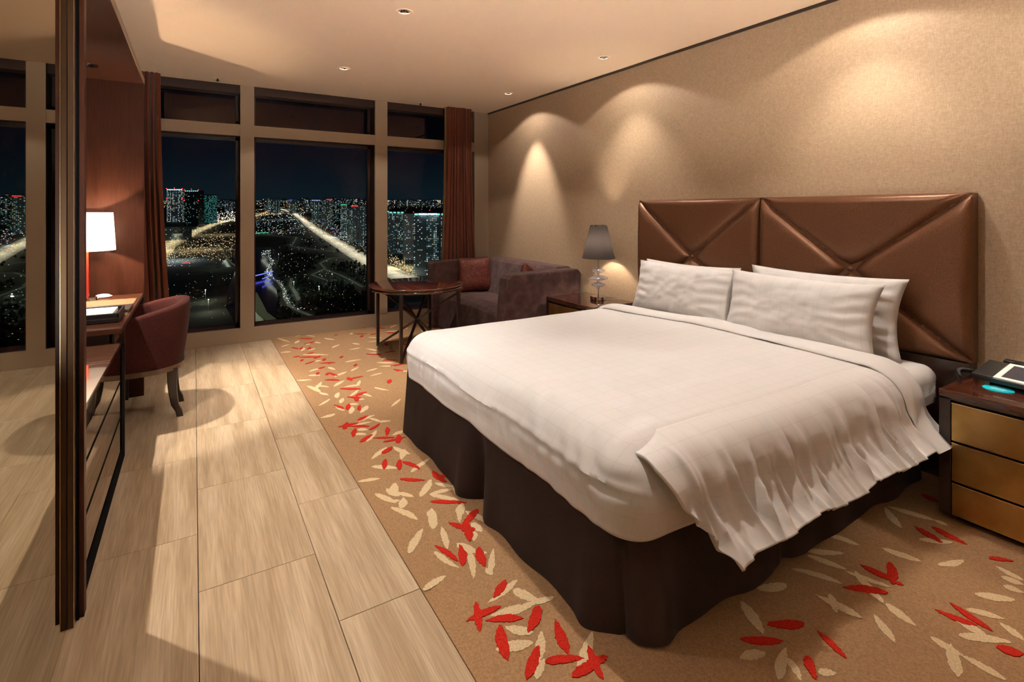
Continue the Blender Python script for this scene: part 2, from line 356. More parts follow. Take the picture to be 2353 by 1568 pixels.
# leaf strokes: (colour, x1, y1, x2, y2, half width m) traced on the floor plane
def gp(px, py, z=0.0):
    u = (px - CX) / F_PX; v = (HY - py) / F_PX
    t = (z - EYE) / v; return ((SN + CS * u) * t, (CS - SN * u) * t)
A = '''c105,240,210,275 c130,245,190,235 c245,235,300,222 c145,310,205,290 c140,350,215,345 c245,285,270,262 r330,215,395,208 r275,248,370,252 c320,225,390,235
c330,295,350,282 r310,290,395,268 c370,270,430,283 r218,312,270,325 r285,330,300,310 r343,330,355,310 c290,340,305,315 c335,335,390,320 c510,318,565,292 c455,245,530,258 c440,198,512,192
r530,226,552,222 c655,282,710,292 c635,330,715,315 c750,320,850,342 r605,180,635,183 r690,172,700,168 r742,175,746,162 c648,220,655,208 r675,215,765,215 r722,238,732,225 c760,275,860,262 r785,222,830,213
r230,385,280,375 r275,384,420,382 r325,362,380,350 r380,395,430,375 c300,365,485,368 r285,415,300,398 r315,435,385,412 c390,415,430,405 r450,410,462,392 r420,428,535,423 r485,432,510,420 r570,390,585,375 c605,420,720,400 r670,450,685,432
c255,552,365,547 c340,515,430,516 c345,488,440,460 r410,470,460,452 r398,515,410,492 r470,515,485,495 r490,495,558,520 c485,455,535,475 c530,525,620,488 c648,485,705,455 c755,488,840,463 c780,522,872,497 r460,548,565,552 r620,530,655,555 r620,548,735,522
c525,598,600,552 c595,600,715,585 c690,590,712,552 r568,612,720,614 c330,590,430,640 c380,625,435,562 c390,590,490,600 c420,640,485,660 c545,680,560,638 c575,720,590,680 c640,668,700,620 r690,705,690,665 r620,672,720,680 r680,665,760,635 c720,640,800,670 c700,690,745,688
c412,738,495,685 c535,735,600,772 r525,728,600,760 r625,765,632,722 c645,795,655,740 c640,722,705,725 r708,770,712,730 c715,790,765,735 c425,825,535,793 c425,825,532,800
r700,845,768,808 c700,850,820,802 c780,825,870,858 c850,850,935,845 r555,890,705,862 r600,908,620,855 r635,885,780,885 c650,880,800,850 r780,912,858,862 c690,908,770,910 r665,965,680,900 c650,942,760,942 c760,995,832,912 r715,1000,802,942 r905,955,908,890 r805,970,960,966 r880,998,1040,962 r985,1008,990,942 c945,950,1025,915
c795,1122,905,1035 r870,1082,945,1032 c950,1030,1072,1085 c1010,1125,1030,1050 r890,1195,895,1122 c795,1175,985,1188 r1000,1200,1000,1125 r1020,1140,1145,1197 c1080,1218,1212,1118 c695,1285,858,1262 r1000,1265,1180,1275 r1235,1210,1335,1290 r1280,1265,1365,1220
c900,1335,1000,1390 c965,1295,965,1390 c960,1360,1100,1395 c820,1372,980,1440 c935,1430,1000,1420 c1025,1400,1010,1480 c935,1470,1130,1560 c1145,1395,1225,1268 c1250,1295,1400,1325 c1210,1380,1385,1335 c1212,1378,1430,1420 c1380,1300,1425,1390 r1220,1430,1480,1438 c1435,1530,1450,1440 c1215,1490,1250,1568 r1480,1568,1565,1485
c815,602,925,625 c935,745,1005,685 r920,575,930,545 c1060,555,1065,522 r905,300,900,285 c760,360,860,350 r755,360,870,364 r875,406,985,406 c830,422,960,425 c850,450,960,448 r930,450,1045,428 r955,470,1025,488 c990,488,1088,485 r890,350,970,340 c875,400,895,385 c770,240,870,245 c900,200,1000,190 r900,205,960,208 c930,170,980,150 r1020,130,1120,128 c1000,180,1060,172'''
B = '''c300,590,408,395 c490,402,475,240 c550,380,600,555 c495,570,690,700 r500,528,680,650 r690,520,718,685 c668,510,830,585 c765,570,800,785 r835,540,888,690 c905,585,845,578 c890,700,940,755 c950,550,925,750 r605,350,720,395 r700,390,830,245 r770,495,745,350 r700,400,815,400 c690,350,715,210 c785,350,865,420 c800,420,805,495 c735,260,940,358
c410,875,585,760 r950,938,1045,795 c905,975,1135,790 c1100,865,1300,960 c1240,965,1418,925 c920,1075,1190,990 c1075,1078,1290,960 r740,1115,1010,995 r815,965,850,1200 r890,1110,1180,1090 r1300,990,1215,1205 r1000,1140,1065,1420 c1035,1155,1260,1200 c965,1335,1265,1275 c1320,1185,1290,1440 r1205,1568,1300,1300 c1280,1560,1345,1400 r1430,1100,1530,1365 r1345,1430,1650,1400 c1715,1190,1600,1480 r1680,1300,1800,1568 r1555,1545,1760,1430 r1640,1470,1830,1385'''
C = '''c1120,230,1240,390 c1140,225,1500,330 c1380,480,1640,500 r1350,380,1560,510 r1480,380,1750,520 c1520,680,1725,640 r1915,625,2110,650 c1960,680,2188,800 c2005,765,2188,830 c2025,840,2188,890 c1810,905,2120,945 r1620,968,1950,1192 r1505,1025,1830,1148 c1740,1020,2035,1092 c1660,1100,1900,1225 c1690,1225,2095,1275 c1990,1115,2188,1260 r1980,1315,2188,1365 c1465,1230,1720,1380 c1620,1280,1680,1545 c1700,1370,2060,1568 c1125,975,1350,1145 c1030,1055,1200,1280 c640,430,920,525 c1090,545,1400,650 c490,560,800,585 c520,600,820,710 c800,720,1170,850 c880,720,1110,975 r930,675,1200,800 r1155,655,1180,830 r1180,810,1258,830 r795,850,1140,890 c400,705,790,820 c135,860,365,825 c580,905,940,1085 c690,900,745,1050 c10,960,180,1210 r210,1135,500,1130 r595,1185,820,1400 r0,1250,330,1265 c0,1400,200,1355 c360,1315,300,1568 c370,1400,470,1568 r520,1380,590,1568 c600,1510,740,1510 c1500,330,1600,370 r1400,130,1530,190 c1940,180,2188,240'''
leaves = {'c': [], 'r': []}
for blk, sc, ox, oy in ((A, 3.136, 600, 700), (B, 3.351, 850, 1100), (C, 3.351, 1700, 1100)):
    for tok in blk.split():
        a = [float(q) for q in tok[1:].split(',')]
        leaves[tok[0]].append((gp(ox + a[0] / sc, oy + a[1] / sc), gp(ox + a[2] / sc, oy + a[3] / sc)))
rr = random.Random(11)
def blocked(x, y):   # regions already traced
    for L in leaves.values():
        for p, q in L:
            if abs((p[0] + q[0]) / 2 - x) < .12 and abs((p[1] + q[1]) / 2 - y) < .2: return True
    return False
for _ in range(260):
    x = rr.uniform(XE + .1, XR - .1); y = rr.choice([rr.uniform(YN, .75), rr.uniform(4.0, YW - .05), rr.uniform(3.1, 4.2)])
    if blocked(x, y) or (y > .7 and x < 1.6): continue
    a = rr.uniform(0, PI); l = rr.uniform(.05, .11)
    leaves['r' if rr.random() < .4 else 'c'].append(((x - l * math.cos(a), y - l * math.sin(a)), (x + l * math.cos(a), y + l * math.sin(a))))
def leaf_mesh(lst, z, seed, w0):
    r_ = random.Random(seed); mb = MB(); zb = z
    for li, (p, q) in enumerate(lst):
        z = zb + li * 4e-6
        p = Vector((p[0], p[1], 0)); q = Vector((q[0], q[1], 0))
        if not (XE < p.x < XR + .3): continue
        d = q - p; L = d.length
        if L < .01: continue
        if L > .42: q = p + d * .42 / L; d = q - p; L = .42
        n_ = Vector((-d.y, d.x, 0)).normalized(); w = min(w0 * r_.uniform(.75, 1.25), L * .3); K = 18; vs = []
        sk = r_.uniform(.7, 1.3); bend = r_.uniform(-.05, .05) * L
        for i in range(K + 1):
            t = i / K; h = w * (math.sin(PI * t ** sk)) ** .65; c = p + d * t + n_ * bend * math.sin(PI * t)
            for s_ in (1, -1):
                k = c + n_ * s_ * (h + r_.uniform(-.0022, .0022)) + d.normalized() * r_.uniform(-.002, .002)
                k.x = max(k.x, XE + .003); vs.append((k.x, k.y, z))
        top = len(vs); vs += [(a[0], a[1], .003) for a in vs]
        fs = []
        for i in range(K):
            a, b_, c_, d_ = 2 * i, 2 * i + 1, 2 * i + 3, 2 * i + 2
            fs += [(a, b_, c_, d_), (a, d_, top + d_, top + a), (b_, top + b_, top + c_, c_)]
        mb.add(vs, fs)
    return mb
props(obj('cream_leaf_pattern', leaf_mesh(leaves['c'], .0055, 3, .0165), M_cleaf, carpet), 'cream leaf strokes', kind='stuff')
props(obj('red_leaf_pattern', leaf_mesh(leaves['r'], .0068, 5, .0155), M_rleaf, carpet), 'red leaf strokes', kind='stuff')
# ---- window wall
GY = 6.17
MX = [(.401, .529), (1.792, 1.937)]
obj('trim_2', MB().box((XL, YW, 0), (XR, YW + .03, .147)).box((XL, YW + .005, .147), (XR, YW + .03, .150)), M_beige, kind='structure')
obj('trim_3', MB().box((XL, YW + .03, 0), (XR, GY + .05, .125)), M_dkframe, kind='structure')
obj('wall_far', MB().box((3.09, YW, .15), (XR, YW + .03, ZC)).box((3.09, YW + .03, .12), (XR + .2, GY + .1, ZC + .1)), M_beige, kind='structure')
for i, (a, b_) in enumerate(MX):
    m_ = obj('trim_%d' % (4 + i), MB().box((a, YW - .004, .147), (b_, YW + .03, ZC)), M_beige, kind='structure')
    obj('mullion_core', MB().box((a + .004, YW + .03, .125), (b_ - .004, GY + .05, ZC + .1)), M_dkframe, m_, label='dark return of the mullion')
spans = [(XL, .401), (.529, 1.792), (1.937, 3.09)]
for i, (a, b_) in enumerate(spans):
    w = obj('window_%d' % (i + 1), MB().box((a, YW + .004, 2.118), (b_, YW + .03, 2.234)), M_beige, kind='structure')
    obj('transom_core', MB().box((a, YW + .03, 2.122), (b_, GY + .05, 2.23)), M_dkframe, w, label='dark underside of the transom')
    fr = MB()
    for z0, z1 in ((.125, 2.122), (2.23, ZC + .1)):
        fr.box((a, GY - .03, z0), (a + .03, GY + .03, z1)).box((b_ - .03, GY - .03, z0), (b_, GY + .03, z1))
        fr.box((a, GY - .03, z0), (b_, GY + .03, z0 + .03)).box((a, GY - .03, z1 - .03), (b_, GY + .03, z1))
    obj('sash', fr, M_dkframe, w)
    obj('lower_pane', MB().add([(a, GY, .125), (b_, GY, .125), (b_, GY, 2.12), (a, GY, 2.12)], [(0, 1, 2, 3)]), M_glass, w)
    obj('upper_pane', MB().add([(a, GY, 2.23), (b_, GY, 2.23), (b_, GY, ZC + .1), (a, GY, ZC + .1)], [(0, 1, 2, 3)]), M_glass2, w)
    obj('head_box', MB().box((a, YW + .05, 2.56), (b_, GY - .03, ZC + .1)), M_dkframe, w)
# ---- downlights
def downlight(x, y, e_core, e_wide, label, cone=52, tilt=0, bright=3.0, visible=True):
    t = thing('ceiling_downlight', (x, y, ZC), label, 'downlight')
    obj('trim_ring', MB().lathe([(.036, 0), (.036, -.003), (.052, -.004), (.0535, -.001), (.0535, 0)], (x, y, ZC), 32), M_ceil, t, smooth=True)
    obj('reflector', MB().lathe([(.037, -.002), (.030, .03), (.019, .062), (.0185, .066), (0.0, .066)], (x, y, ZC), 32), M_chrome, t, smooth=True, label='bright chrome reflector cone')
    obj('bulb', MB().lathe([(0, .050), (.008, .051), (.012, .056), (.013, .066)], (x, y, ZC), 16), emitter('bulb_glow', (1, .88, .72), bright), t, smooth=True, label='glowing bulb')
    if e_core: light('core_beam', 'SPOT', (0, 0, -.006), e_core, WARM, (0, -tilt, 0), t, spot_size=math.radians(cone), spot_blend=.75, shadow_soft_size=.012)
    if e_wide: light('wide_beam', 'SPOT', (0, 0, -.006), e_wide, WARM, (0, 0, 0), t, spot_size=math.radians(132), spot_blend=.12, shadow_soft_size=.03)
    return t
M_CORE = 1
downlight(1.153, 3.19, 46, 16, 'round ceiling downlight nearest the camera, above the floor between chair and bed', cone=56)
downlight(1.151, 4.747, 230, 30, 'small round ceiling downlight in front of the middle window', cone=62)
downlight(2.918, 3.27, 46, 13, 'round ceiling downlight above the lamp beside the bed', cone=78, tilt=.10)
downlight(2.923, 4.819, 140, 14, 'dazzling small downlight above the sofa near the corner', cone=52, tilt=.22, bright=60)
downlight(1.15, 1.64, 30, 58, 'round ceiling downlight above the foot of the bed', cone=64)
downlight(2.92, 1.42, 40, 14, 'round ceiling downlight above the bed head, near the telephone side', cone=80, tilt=.10)
downlight(1.15, .05, 3, 2, 'round ceiling downlight behind the bed foot', cone=74)
downlight(2.92, -.25, 20, 6, 'round ceiling downlight over the near end of the headboard wall', cone=80)
downlight(.15, -.95, 14, 6, 'added round ceiling downlight behind the camera, out of view, for the near floor', cone=74)  # extra unseen fixture, added to light the near floor
# added floor uplighter behind the camera, out of view, to brighten the ceiling
t = thing('fill_uplighter', (.55, -.35, 0), 'added black uplighter can behind the camera, unseen, to brighten the ceiling', 'lamp')
obj('can', MB().lathe([(0, 0), (.11, 0), (.115, .02), (.10, .30), (.092, .30), (.085, .10), (0, .10)], (.55, -.35, 0), 40), M_black, t, smooth=True)
obj('bulb', MB().lathe([(0, .10), (.04, .12), (.055, .16), (.04, .20), (0, .215)], (.55, -.35, 0), 24), emitter('fill_bulb', (1, .85, .7), 20), t, smooth=True)
light('fill_uplight', 'SPOT', (0, 0, .335), 470, WARM, (PI - .12, -.06, 0), t, spot_size=math.radians(146), spot_blend=.3, shadow_soft_size=.05)
# sprinkler heads
for x, y, lb in ((.194, 5.754, 'small ceiling sprinkler above the left window pane'), (2.296, 5.80, 'small ceiling sprinkler above the right window pane')):
    t = thing('sprinkler_head', (x, y, ZC), lb, 'sprinkler')
    obj('cover_plate', MB().lathe([(0, -.003), (.036, -.004), (.038, 0)], (x, y, ZC), 24), M_ceil, t, smooth=True)
    obj('nozzle', MB().lathe([(0, -.026), (.014, -.025), (.014, -.02), (.007, -.018), (.009, -.003)], (x, y, ZC), 16), M_black, t, smooth=True)
# ---- sliding mirror door, left foreground
d1 = thing('door_1', (-.36, 1.0, 0), None, None); d1['kind'] = 'structure'
obj('mirror_panel', MB().box((-.358, -1.2, .0), (-.348, 2.166, 2.45)), M_mirror, d1, label='tinted mirror')
obj('backing', MB().box((-.40, -1.2, .0), (-.363, 2.19, 2.45)), M_black, d1)
st = MB().box((-.348, 2.165, .0), (-.330, 2.196, 2.45))
obj('stile', st, M_bronze, d1, bevel=.002, label='bronze edge stile')
obj('stile_bead', MB().box((-.3318, 2.163, .0), (-.3300, 2.166, 2.45)), M_goldedge, d1)
obj('track_channel', MB().box((-.40, 2.198, 0), (-.3235, 2.206, 2.45)), M_matte, d1)
obj('wall_closet', MB().box((XL, YN, 2.45), (-.335, 2.20, ZC)).box((XL, 2.207, 0), (-.42, 2.217, ZC)), M_beige, kind='structure')
# ---- wooden niche round the desk
nc = thing('desk_niche', (-.65, 3.4, 0), 'red-brown veneered wall niche framing the desk, with panelled back, side and canopy', 'niche')
obj('near_panel', MB().box((XL, 2.208, 0), (-.3115, 2.25, 2.32)), M_redwood, nc, label='near side panel')
obj('far_panel', MB().box((XL, 4.62, 0), (-.312, 4.66, 2.28)), M_redwood, nc, label='tall veneered panel behind the lamp')
cz = MB()
hx, hy, hs = -.575, 4.21, .036
for a, b_ in (((XL, 2.258), (hx - hs, 4.66)), ((hx + hs, 2.258), (-.314, 4.66)), ((hx - hs, 2.258), (hx + hs, hy - hs)), ((hx - hs, hy + hs), (hx + hs, 4.66))):
    cz.box((a[0], a[1], 2.28), (b_[0], b_[1], 2.316))
obj('canopy', cz, M_redwoodY, nc, label='veneered canopy')
obj('edge_strip', MB().box((-.314, 2.208, 2.28), (-.3105, 4.66, 2.321)), M_beige, nc, label='pale edge strip')
obj('back_panel', MB().box((XL, 2.258, 0), (XL + .02, 4.62, 2.28)), M_redwood, nc)
t = thing('ceiling_downlight', (hx, hy, 2.28), 'small dark downlight set in the wooden canopy over the desk', 'downlight')
obj('trim_ring', MB().lathe([(.034, 0), (.034, -.003), (.051, -.004), (.052, 0)], (hx, hy, 2.28), 28), M_black, t, smooth=True)
obj('reflector', MB().lathe([(.035, 0), (.028, .03), (.018, .06), (0, .061)], (hx, hy, 2.28), 28), M_chrome, t, smooth=True)
light('niche_beam', 'SPOT', (0, 0, -.01), 230, WARM, (.04, -.10, 0), t, spot_size=math.radians(54), spot_blend=.35, shadow_soft_size=.008)
t2 = thing('ceiling_downlight', (-.78, 2.85, 2.279), 'downlight in the wooden canopy over the low cabinet', 'downlight')
obj('trim_ring', MB().lathe([(0, -.002), (.034, -.003), (.051, -.004), (.052, 0)], (-.78, 2.85, 2.279), 28), M_black, t2, smooth=True)
light('niche_beam', 'SPOT', (0, 0, -.02), 150, WARM, (0, -.12, 0), t2, spot_size=math.radians(105), spot_blend=.5, shadow_soft_size=.01)
# ---- desk
dk = thing('writing_desk', (-.62, 3.95, 0), 'dark red-brown wooden writing desk in the niche, in front of the red chair', 'desk')
obj('desktop', MB().box((-.96, 3.295, .722), (-.315, 4.615, .75)), M_redwoodY, dk, bevel=.003)
obj('apron', MB().box((-.96, 3.34, .62), (-.36, 3.36, .722)).box((-.37, 3.34, .66), (-.35, 4.6, .722)), M_espresso, dk)
obj('side_panel', MB().box((-.975, 3.35, 0), (-.45, 3.39, .62)), M_espresso, dk)
obj('side_panel', MB().box((-.975, 4.57, 0), (-.40, 4.61, .72)), M_espresso, dk)
obj('writing_inlay', MB().box((-.78, 3.69, .75), (-.335, 4.37, .7525)), mat('tan_leather', (.17, .085, .035), .45, build=noise_col([(.13, .066, .028), (.2, .105, .05)], nscale=60, detail=4)), dk, label='tan leather writing inlay')
obj('inlay_beading', MB().box((-.335, 3.69, .75), (-.330, 4.37, .7535)), M_goldedge, dk)
# low cabinet with mirrored drawers
cb = thing('low_cabinet', (-.62, 2.9, 0), 'low cabinet with dark glossy top and mirrored drawer fronts, between mirror door and desk', 'cabinet')
obj('carcass', MB().box((-.98, 2.262, .0), (-.345, 3.335, .648)).box((-.98, 3.33, 0), (-.46, 3.345, .6)), M_black, cb)
obj('cabinet_top', MB().box((-.98, 2.262, .648), (-.322, 3.34, .67)), mat('glossy_brown_top', (.12, .05, .028), .06, coat=1, coat_r=.0, spec=1, ior=1.6), cb, bevel=.002, label='glossy reflecting top')
obj('plinth', MB().box((-.345, 2.262, 0), (-.326, 3.545, .085)), M_matte, cb)
obj('corner_post', MB().box((-.345, 3.40, .085), (-.325, 3.535, .62)), M_matte, cb)
obj('edge_profile', MB().box((-.35, 3.536, 0), (-.325, 3.552, .72)), M_bronze, cb)
for z0, z1 in ((.092, .258), (.276, .448), (.464, .640)):
    obj('drawer_front', MB().box((-.345, 2.265, z0), (-.329, 3.398, z1)), M_mirror2, cb, label='mirrored drawer front')
obj('drawer_gaps', MB().box((-.345, 2.262, .258), (-.3285, 3.40, .276)).box((-.345, 2.262, .448), (-.3285, 3.40, .464)), M_matte, cb)
# table lamp on the desk
LX, LY = -.612, 4.44
tl = thing('table_lamp', (LX, LY, .75), 'lit table lamp with white drum shade and red stem on the desk', 'lamp')
obj('lamp_shade', MB().lathe([(.155, .335), (.140, .59)], (LX, LY, .75), 48), M_wshade, tl, smooth=True, label='glowing white fabric shade')
obj('stem', MB().lathe([(.010, .02), (.014, .05), (.011, .20), (.009, .36), (.006, .38)], (LX, LY, .75), 20), mat('red_lacquer', (.45, .03, .015), .12, coat=1), tl, smooth=True, label='red lacquered stem')
obj('base', MB().lathe([(0, .022), (.05, .021), (.058, .018), (.062, .0), (0, 0)], (LX, LY, .75), 32), M_chrome, tl, smooth=True)
obj('harp', MB().tube([(LX - .139, LY, 1.325), (LX + .139, LY, 1.325)], .0015).tube([(LX, LY - .139, 1.325), (LX, LY + .139, 1.325)], .0015).tube([(LX, LY, 1.12), (LX, LY, 1.325)], .003), M_chrome, tl)
obj('bulb', MB().lathe([(0, .39), (.018, .40), (.028, .43), (.026, .46), (.012, .48), (0, .482)], (LX, LY, .75), 20), emitter('lamp_glow', (1, .85, .66), 30), tl, smooth=True)
light('lamp_glow', 'POINT', (.0, -.05, .45), 42, (1, .78, .55), parent=tl, shadow_soft_size=.02)
# stationery
fo = thing('stationery_tray', (-.45, 3.62, .7525), 'open black leather tray holding white paper on the desk', 'tray')
obj('tray', MB().box((-.72, 3.47, .7535), (-.345, 3.76, .775)).box((-.72, 3.47, .775), (-.345, 3.478, .800)).box((-.353, 3.47, .775), (-.345, 3.76, .800)).box((-.72, 3.752, .775), (-.345, 3.76, .800)), mat('black_leather', (.008, .007, .007), .35), fo, bevel=.002)
obj('rim_stitching', MB().box((-.72, 3.472, .8), (-.345, 3.475, .8015)), M_chairwood, fo)
obj('note_paper', MB().box((-.71, 3.50, .776), (-.375, 3.735, .797)), M_white, None, label='stack of white note paper lying in the black tray', cat='paper', bevel=.001)
cl_ = MB().box((-.72, 3.78, .7535), (-.325, 3.98, .772))
obj('closed_folder', cl_, mat('dark_brown_leather', (.05, .032, .024), .35), None, bevel=.003, label='closed dark leather folder lying behind the black tray', cat='folder')
obj('desk_ornament', MB().lathe([(0, .028), (.03, .024), (.052, .010), (.045, 0), (0, 0)], (-.535, 4.52, .75), 24), mat('pale_porcelain', (.7, .55, .45), .15, coat=1), None, smooth=True, label='small pale glossy dish beside the lamp base', cat='dish')
# ---- tub chair
def chair():
    cx, cy = -.335, 4.19; t = thing('tub_chair', (cx, cy, 0), 'rust red upholstered tub chair with dark curved wooden legs, pushed to the desk', 'chair')
    a_, b_ = .315, .305; T = .055; A0 = 128
    def outline(ph, k=1.0):   # ph 0 = back (+x)
        c, s = math.cos(ph), math.sin(ph); n_ = 2.6
        r = (abs(c) ** n_ + abs(s) ** n_) ** (-1 / n_); return (r * c, r * s)
    def top(ph):
        f = abs(ph) / math.radians(A0); return .765 - .145 * (f ** 1.7)
    def shell(u, v):
        ph = math.radians(-A0 + 2 * A0 * u); ox, oy = outline(ph); tp = top(ph); z0 = .345
        # v: outer bottom -> outer top -> roll -> inner top -> inner bottom
        if v < .45: q = v / .45; k = .86 + .14 * math.sin(q * PI / 2 * .9) ; z = z0 + (tp - .02 - z0) * q; off = 0
        elif v < .6: q = (v - .45) / .15; an = q * PI; k = .99; off = T / 2 * (1 - math.cos(an)); z = tp - .02 + .022 * math.sin(an)
        else: q = (v - .6) / .4; k = .99 - .10 * q; off = T; z = tp - .02 + (.40 - tp) * q
        x = cx + ox * (a_ * k - off); y = cy + oy * (b_ * k - off)
        return (x, y, z)
    sh = MB().grid(shell, 64, 40)
    # close the arm fronts
    for i in (0, 64):
        ring = [i * 41 + j for j in range(41)]; sh.f.append(tuple(ring if i == 0 else ring[::-1])); sh.mi.append(0)
    obj('shell', sh, M_chairfab, t, smooth=True, label='rounded upholstered back and arms')
    def seat(u, v):
        ph = 2 * PI * u; ox, oy = outline(ph)
        prof = [(0, .455), (.5, .455), (.75, .45), (.83, .43), (.84, .40), (.84, .345), (0, .345)]
        i = v * (len(prof) - 1); j = min(int(i), len(prof) - 2); f = i - j
        r = prof[j][0] * (1 - f) + prof[j + 1][0] * f; z = prof[j][1] * (1 - f) + prof[j + 1][1] * f
        return (cx - .03 + ox * a_ * r, cy + oy * b_ * r, z)
    obj('seat', MB().grid(seat, 48, 24), M_chairfab, t, smooth=True)
    def rim(u, v):
        ph = 2 * PI * u; ox, oy = outline(ph); pr = [(.84, .350), (.885, .348), (.885, .318), (.84, .316), (.0, .316)]
        j = min(int(v * 4), 3); f = v * 4 - j; r = pr[j][0] * (1 - f) + pr[j + 1][0] * f; z = pr[j][1] * (1 - f) + pr[j + 1][1] * f
        return (cx + ox * a_ * r, cy + oy * b_ * r, z)
    obj('seat_rail', MB().grid(rim, 64, 4), M_chairwood, t, label='polished wooden seat rail')
    for sx_, sy_ in ((1, -1), (1, 1), (-1, -1), (-1, 1)):
        pts = []; rad = []
        for k in range(9):
            q = k / 8; z = .33 * (1 - q)
            if sx_ > 0: x = cx + .215 - .02 * math.sin(q * PI) + .0 * q + (.012 if q > .8 else 0) - .03 * (1 - q) ** 2 + .03
            else: x = cx - .20 - .02 * q
            y = cy + sy_ * (.175 - (.02 if sx_ > 0 else .0) * q); pts.append((x, y, z)); rad.append(.030 - .012 * q)
        lm = MB(); vs = []; fs = []
        for (x, y, z), r in zip(pts, rad): vs += [(x - r, y - r * .8, z), (x + r, y - r * .8, z), (x + r, y + r * .8, z), (x - r, y + r * .8, z)]
        for k in range(8):
            for e_ in range(4): fs.append((4 * k + e_, 4 * k + (e_ + 1) % 4, 4 * k + 4 + (e_ + 1) % 4, 4 * k + 4 + e_))
        fs += [(3, 2, 1, 0), (32, 33, 34, 35)]; lm.add(vs, [f[::-1] for f in fs])
        obj('leg', lm, M_espresso, t, bevel=.004)
    return t
chair()
# ---- round table
def round_table():
    cx, cy = 1.83, 4.725; t = thing('round_table', (cx, cy, 0), 'round dark glossy wooden table on crossed square legs by the window', 'table')
    obj('tabletop', MB().lathe([(0, .652), (.435, .652), (.444, .649), (.447, .641), (.444, .634), (.436, .630), (.440, .626), (.444, .618), (.438, .607), (.42, .604), (0, .604)], (cx, cy, 0), 96), M_darktop, t, smooth=True, label='glossy round top with double edge')
    P4 = [(1.563, 5.09), (1.552, 4.382), (2.10, 4.36), (2.108, 5.07)]
    for x, y in P4:
        obj('leg', MB().box((x - .014, y - .014, 0), (x + .014, y + .014, .605)), M_espresso, t, bevel=.002)
    for i, j in ((0, 2), (2, 0), (1, 3), (3, 1)):
        a, b_ = P4[i], P4[j]; s_ = .006 if i > j else -.006
        obj('cross_brace', MB().bar((a[0], a[1] + s_, .012), (b_[0], b_[1] + s_, .595), .02), M_espresso, t)
    return t
round_table()
# ---- sofa
def rbox(a, b_, r, nx=2): return MB().box(a, b_)
def sofa():
    t = thing('sofa', (2.8, 4.8, 0), 'plum brown velvet two-seat sofa against the right wall under the window corner', 'sofa')
    y0, y1, y2, y3 = 3.985, 4.17, 5.50, 5.68; xf = 2.33; xb = 3.27; zt = .765
    def slab(pts, ya, yb):   # side profile in xz extruded in y
        n_ = len(pts); mb = MB(); vs = [(x, ya, z) for x, z in pts] + [(x, yb, z) for x, z in pts]
        fs = [tuple(range(n_)), tuple(range(2 * n_ - 1, n_ - 1, -1))] + [(i, n_ + i, n_ + (i + 1) % n_, (i + 1) % n_) for i in range(n_)]
        return mb.add(vs, [f[::-1] for f in fs])
    prof = [(xf + .04, .0), (xf + .02, .03), (xf + .10, zt - .04), (xf + .125, zt - .01), (xf + .15, zt), (xb - .04, zt + .012), (xb, zt - .03), (xb - .05, .0)]
    obj('arm', slab(prof, y0, y1), M_velvet, t, bevel=.018, label='near arm')
    prof2 = [(xf + .02, .0), (xf, .03), (xf, zt - .03), (xf + .02, zt), (xb - .1, zt + .012), (xb, zt - .03), (xb - .05, .0)]
    obj('arm', slab(prof2, y2, y3), M_velvet, t, bevel=.015, label='far arm')
    obj('backrest', slab([(2.93, .38), (3.06, .755), (3.10, .79), (3.25, .79), (3.27, .76), (3.25, .05), (2.93, .05)], y1 - .02, y2 + .02), M_velvet, t, bevel=.02)
    obj('seat', slab([(2.40, .0), (2.385, .03), (2.40, .37), (2.44, .405), (2.60, .415), (2.96, .40), (2.96, .0)], y1 - .005, y2 + .005), M_velvet, t, bevel=.02)
    return t
sofa()
def pillow_mesh(w, h, th, n_=28, seed=1, wr=.006, pinch=.05, edge_wr=.0):
    """pillow lying in local XZ plane (x width, z height), thickness along y"""
    def side(sg):
        def f(u, v):
            a, b_ = 2 * u - 1, 2 * v - 1
            px = a * (1 - pinch * (1 - b_ * b_) ); pz = b_ * (1 - pinch * (1 - a * a))
            e_ = max(0, (1 - a ** 4) * (1 - b_ ** 4)) ** .55
            k = Vector((px * w * 3.2, sg * 2, pz * h * 3.2 + seed * 7))
            cr_ = noise.noise(k * 2.2) * .5 + noise.noise(k * 5) * .3
            ed = max(abs(a), abs(b_)) ** 3
            fold = math.sin(18 * (b_ if abs(a) > abs(b_) else a) + seed * 3 + 3 * noise.noise(k)) * ed * (1 - max(abs(a), abs(b_)) ** 8) * edge_wr
            y = sg * (th / 2 * e_ + (cr_ * wr + fold) * e_ ** .6)
            return (px * w / 2, y, pz * h / 2 + h / 2)
        return f
    m = MB(); m.grid(side(1), n_, n_, uvf=lambda u, v: (u * w, v * h)); m.grid(side(-1), n_, n_, uvf=lambda u, v: (u * w + 3, v * h))
    k = (n_ + 1) ** 2; m.f = [f if f[0] >= k else f[::-1] for f in m.f]
    # cushion weld: rim verts coincide by construction
    return m
def place(o, loc, rot): o.location = loc; o.rotation_euler = rot; return o
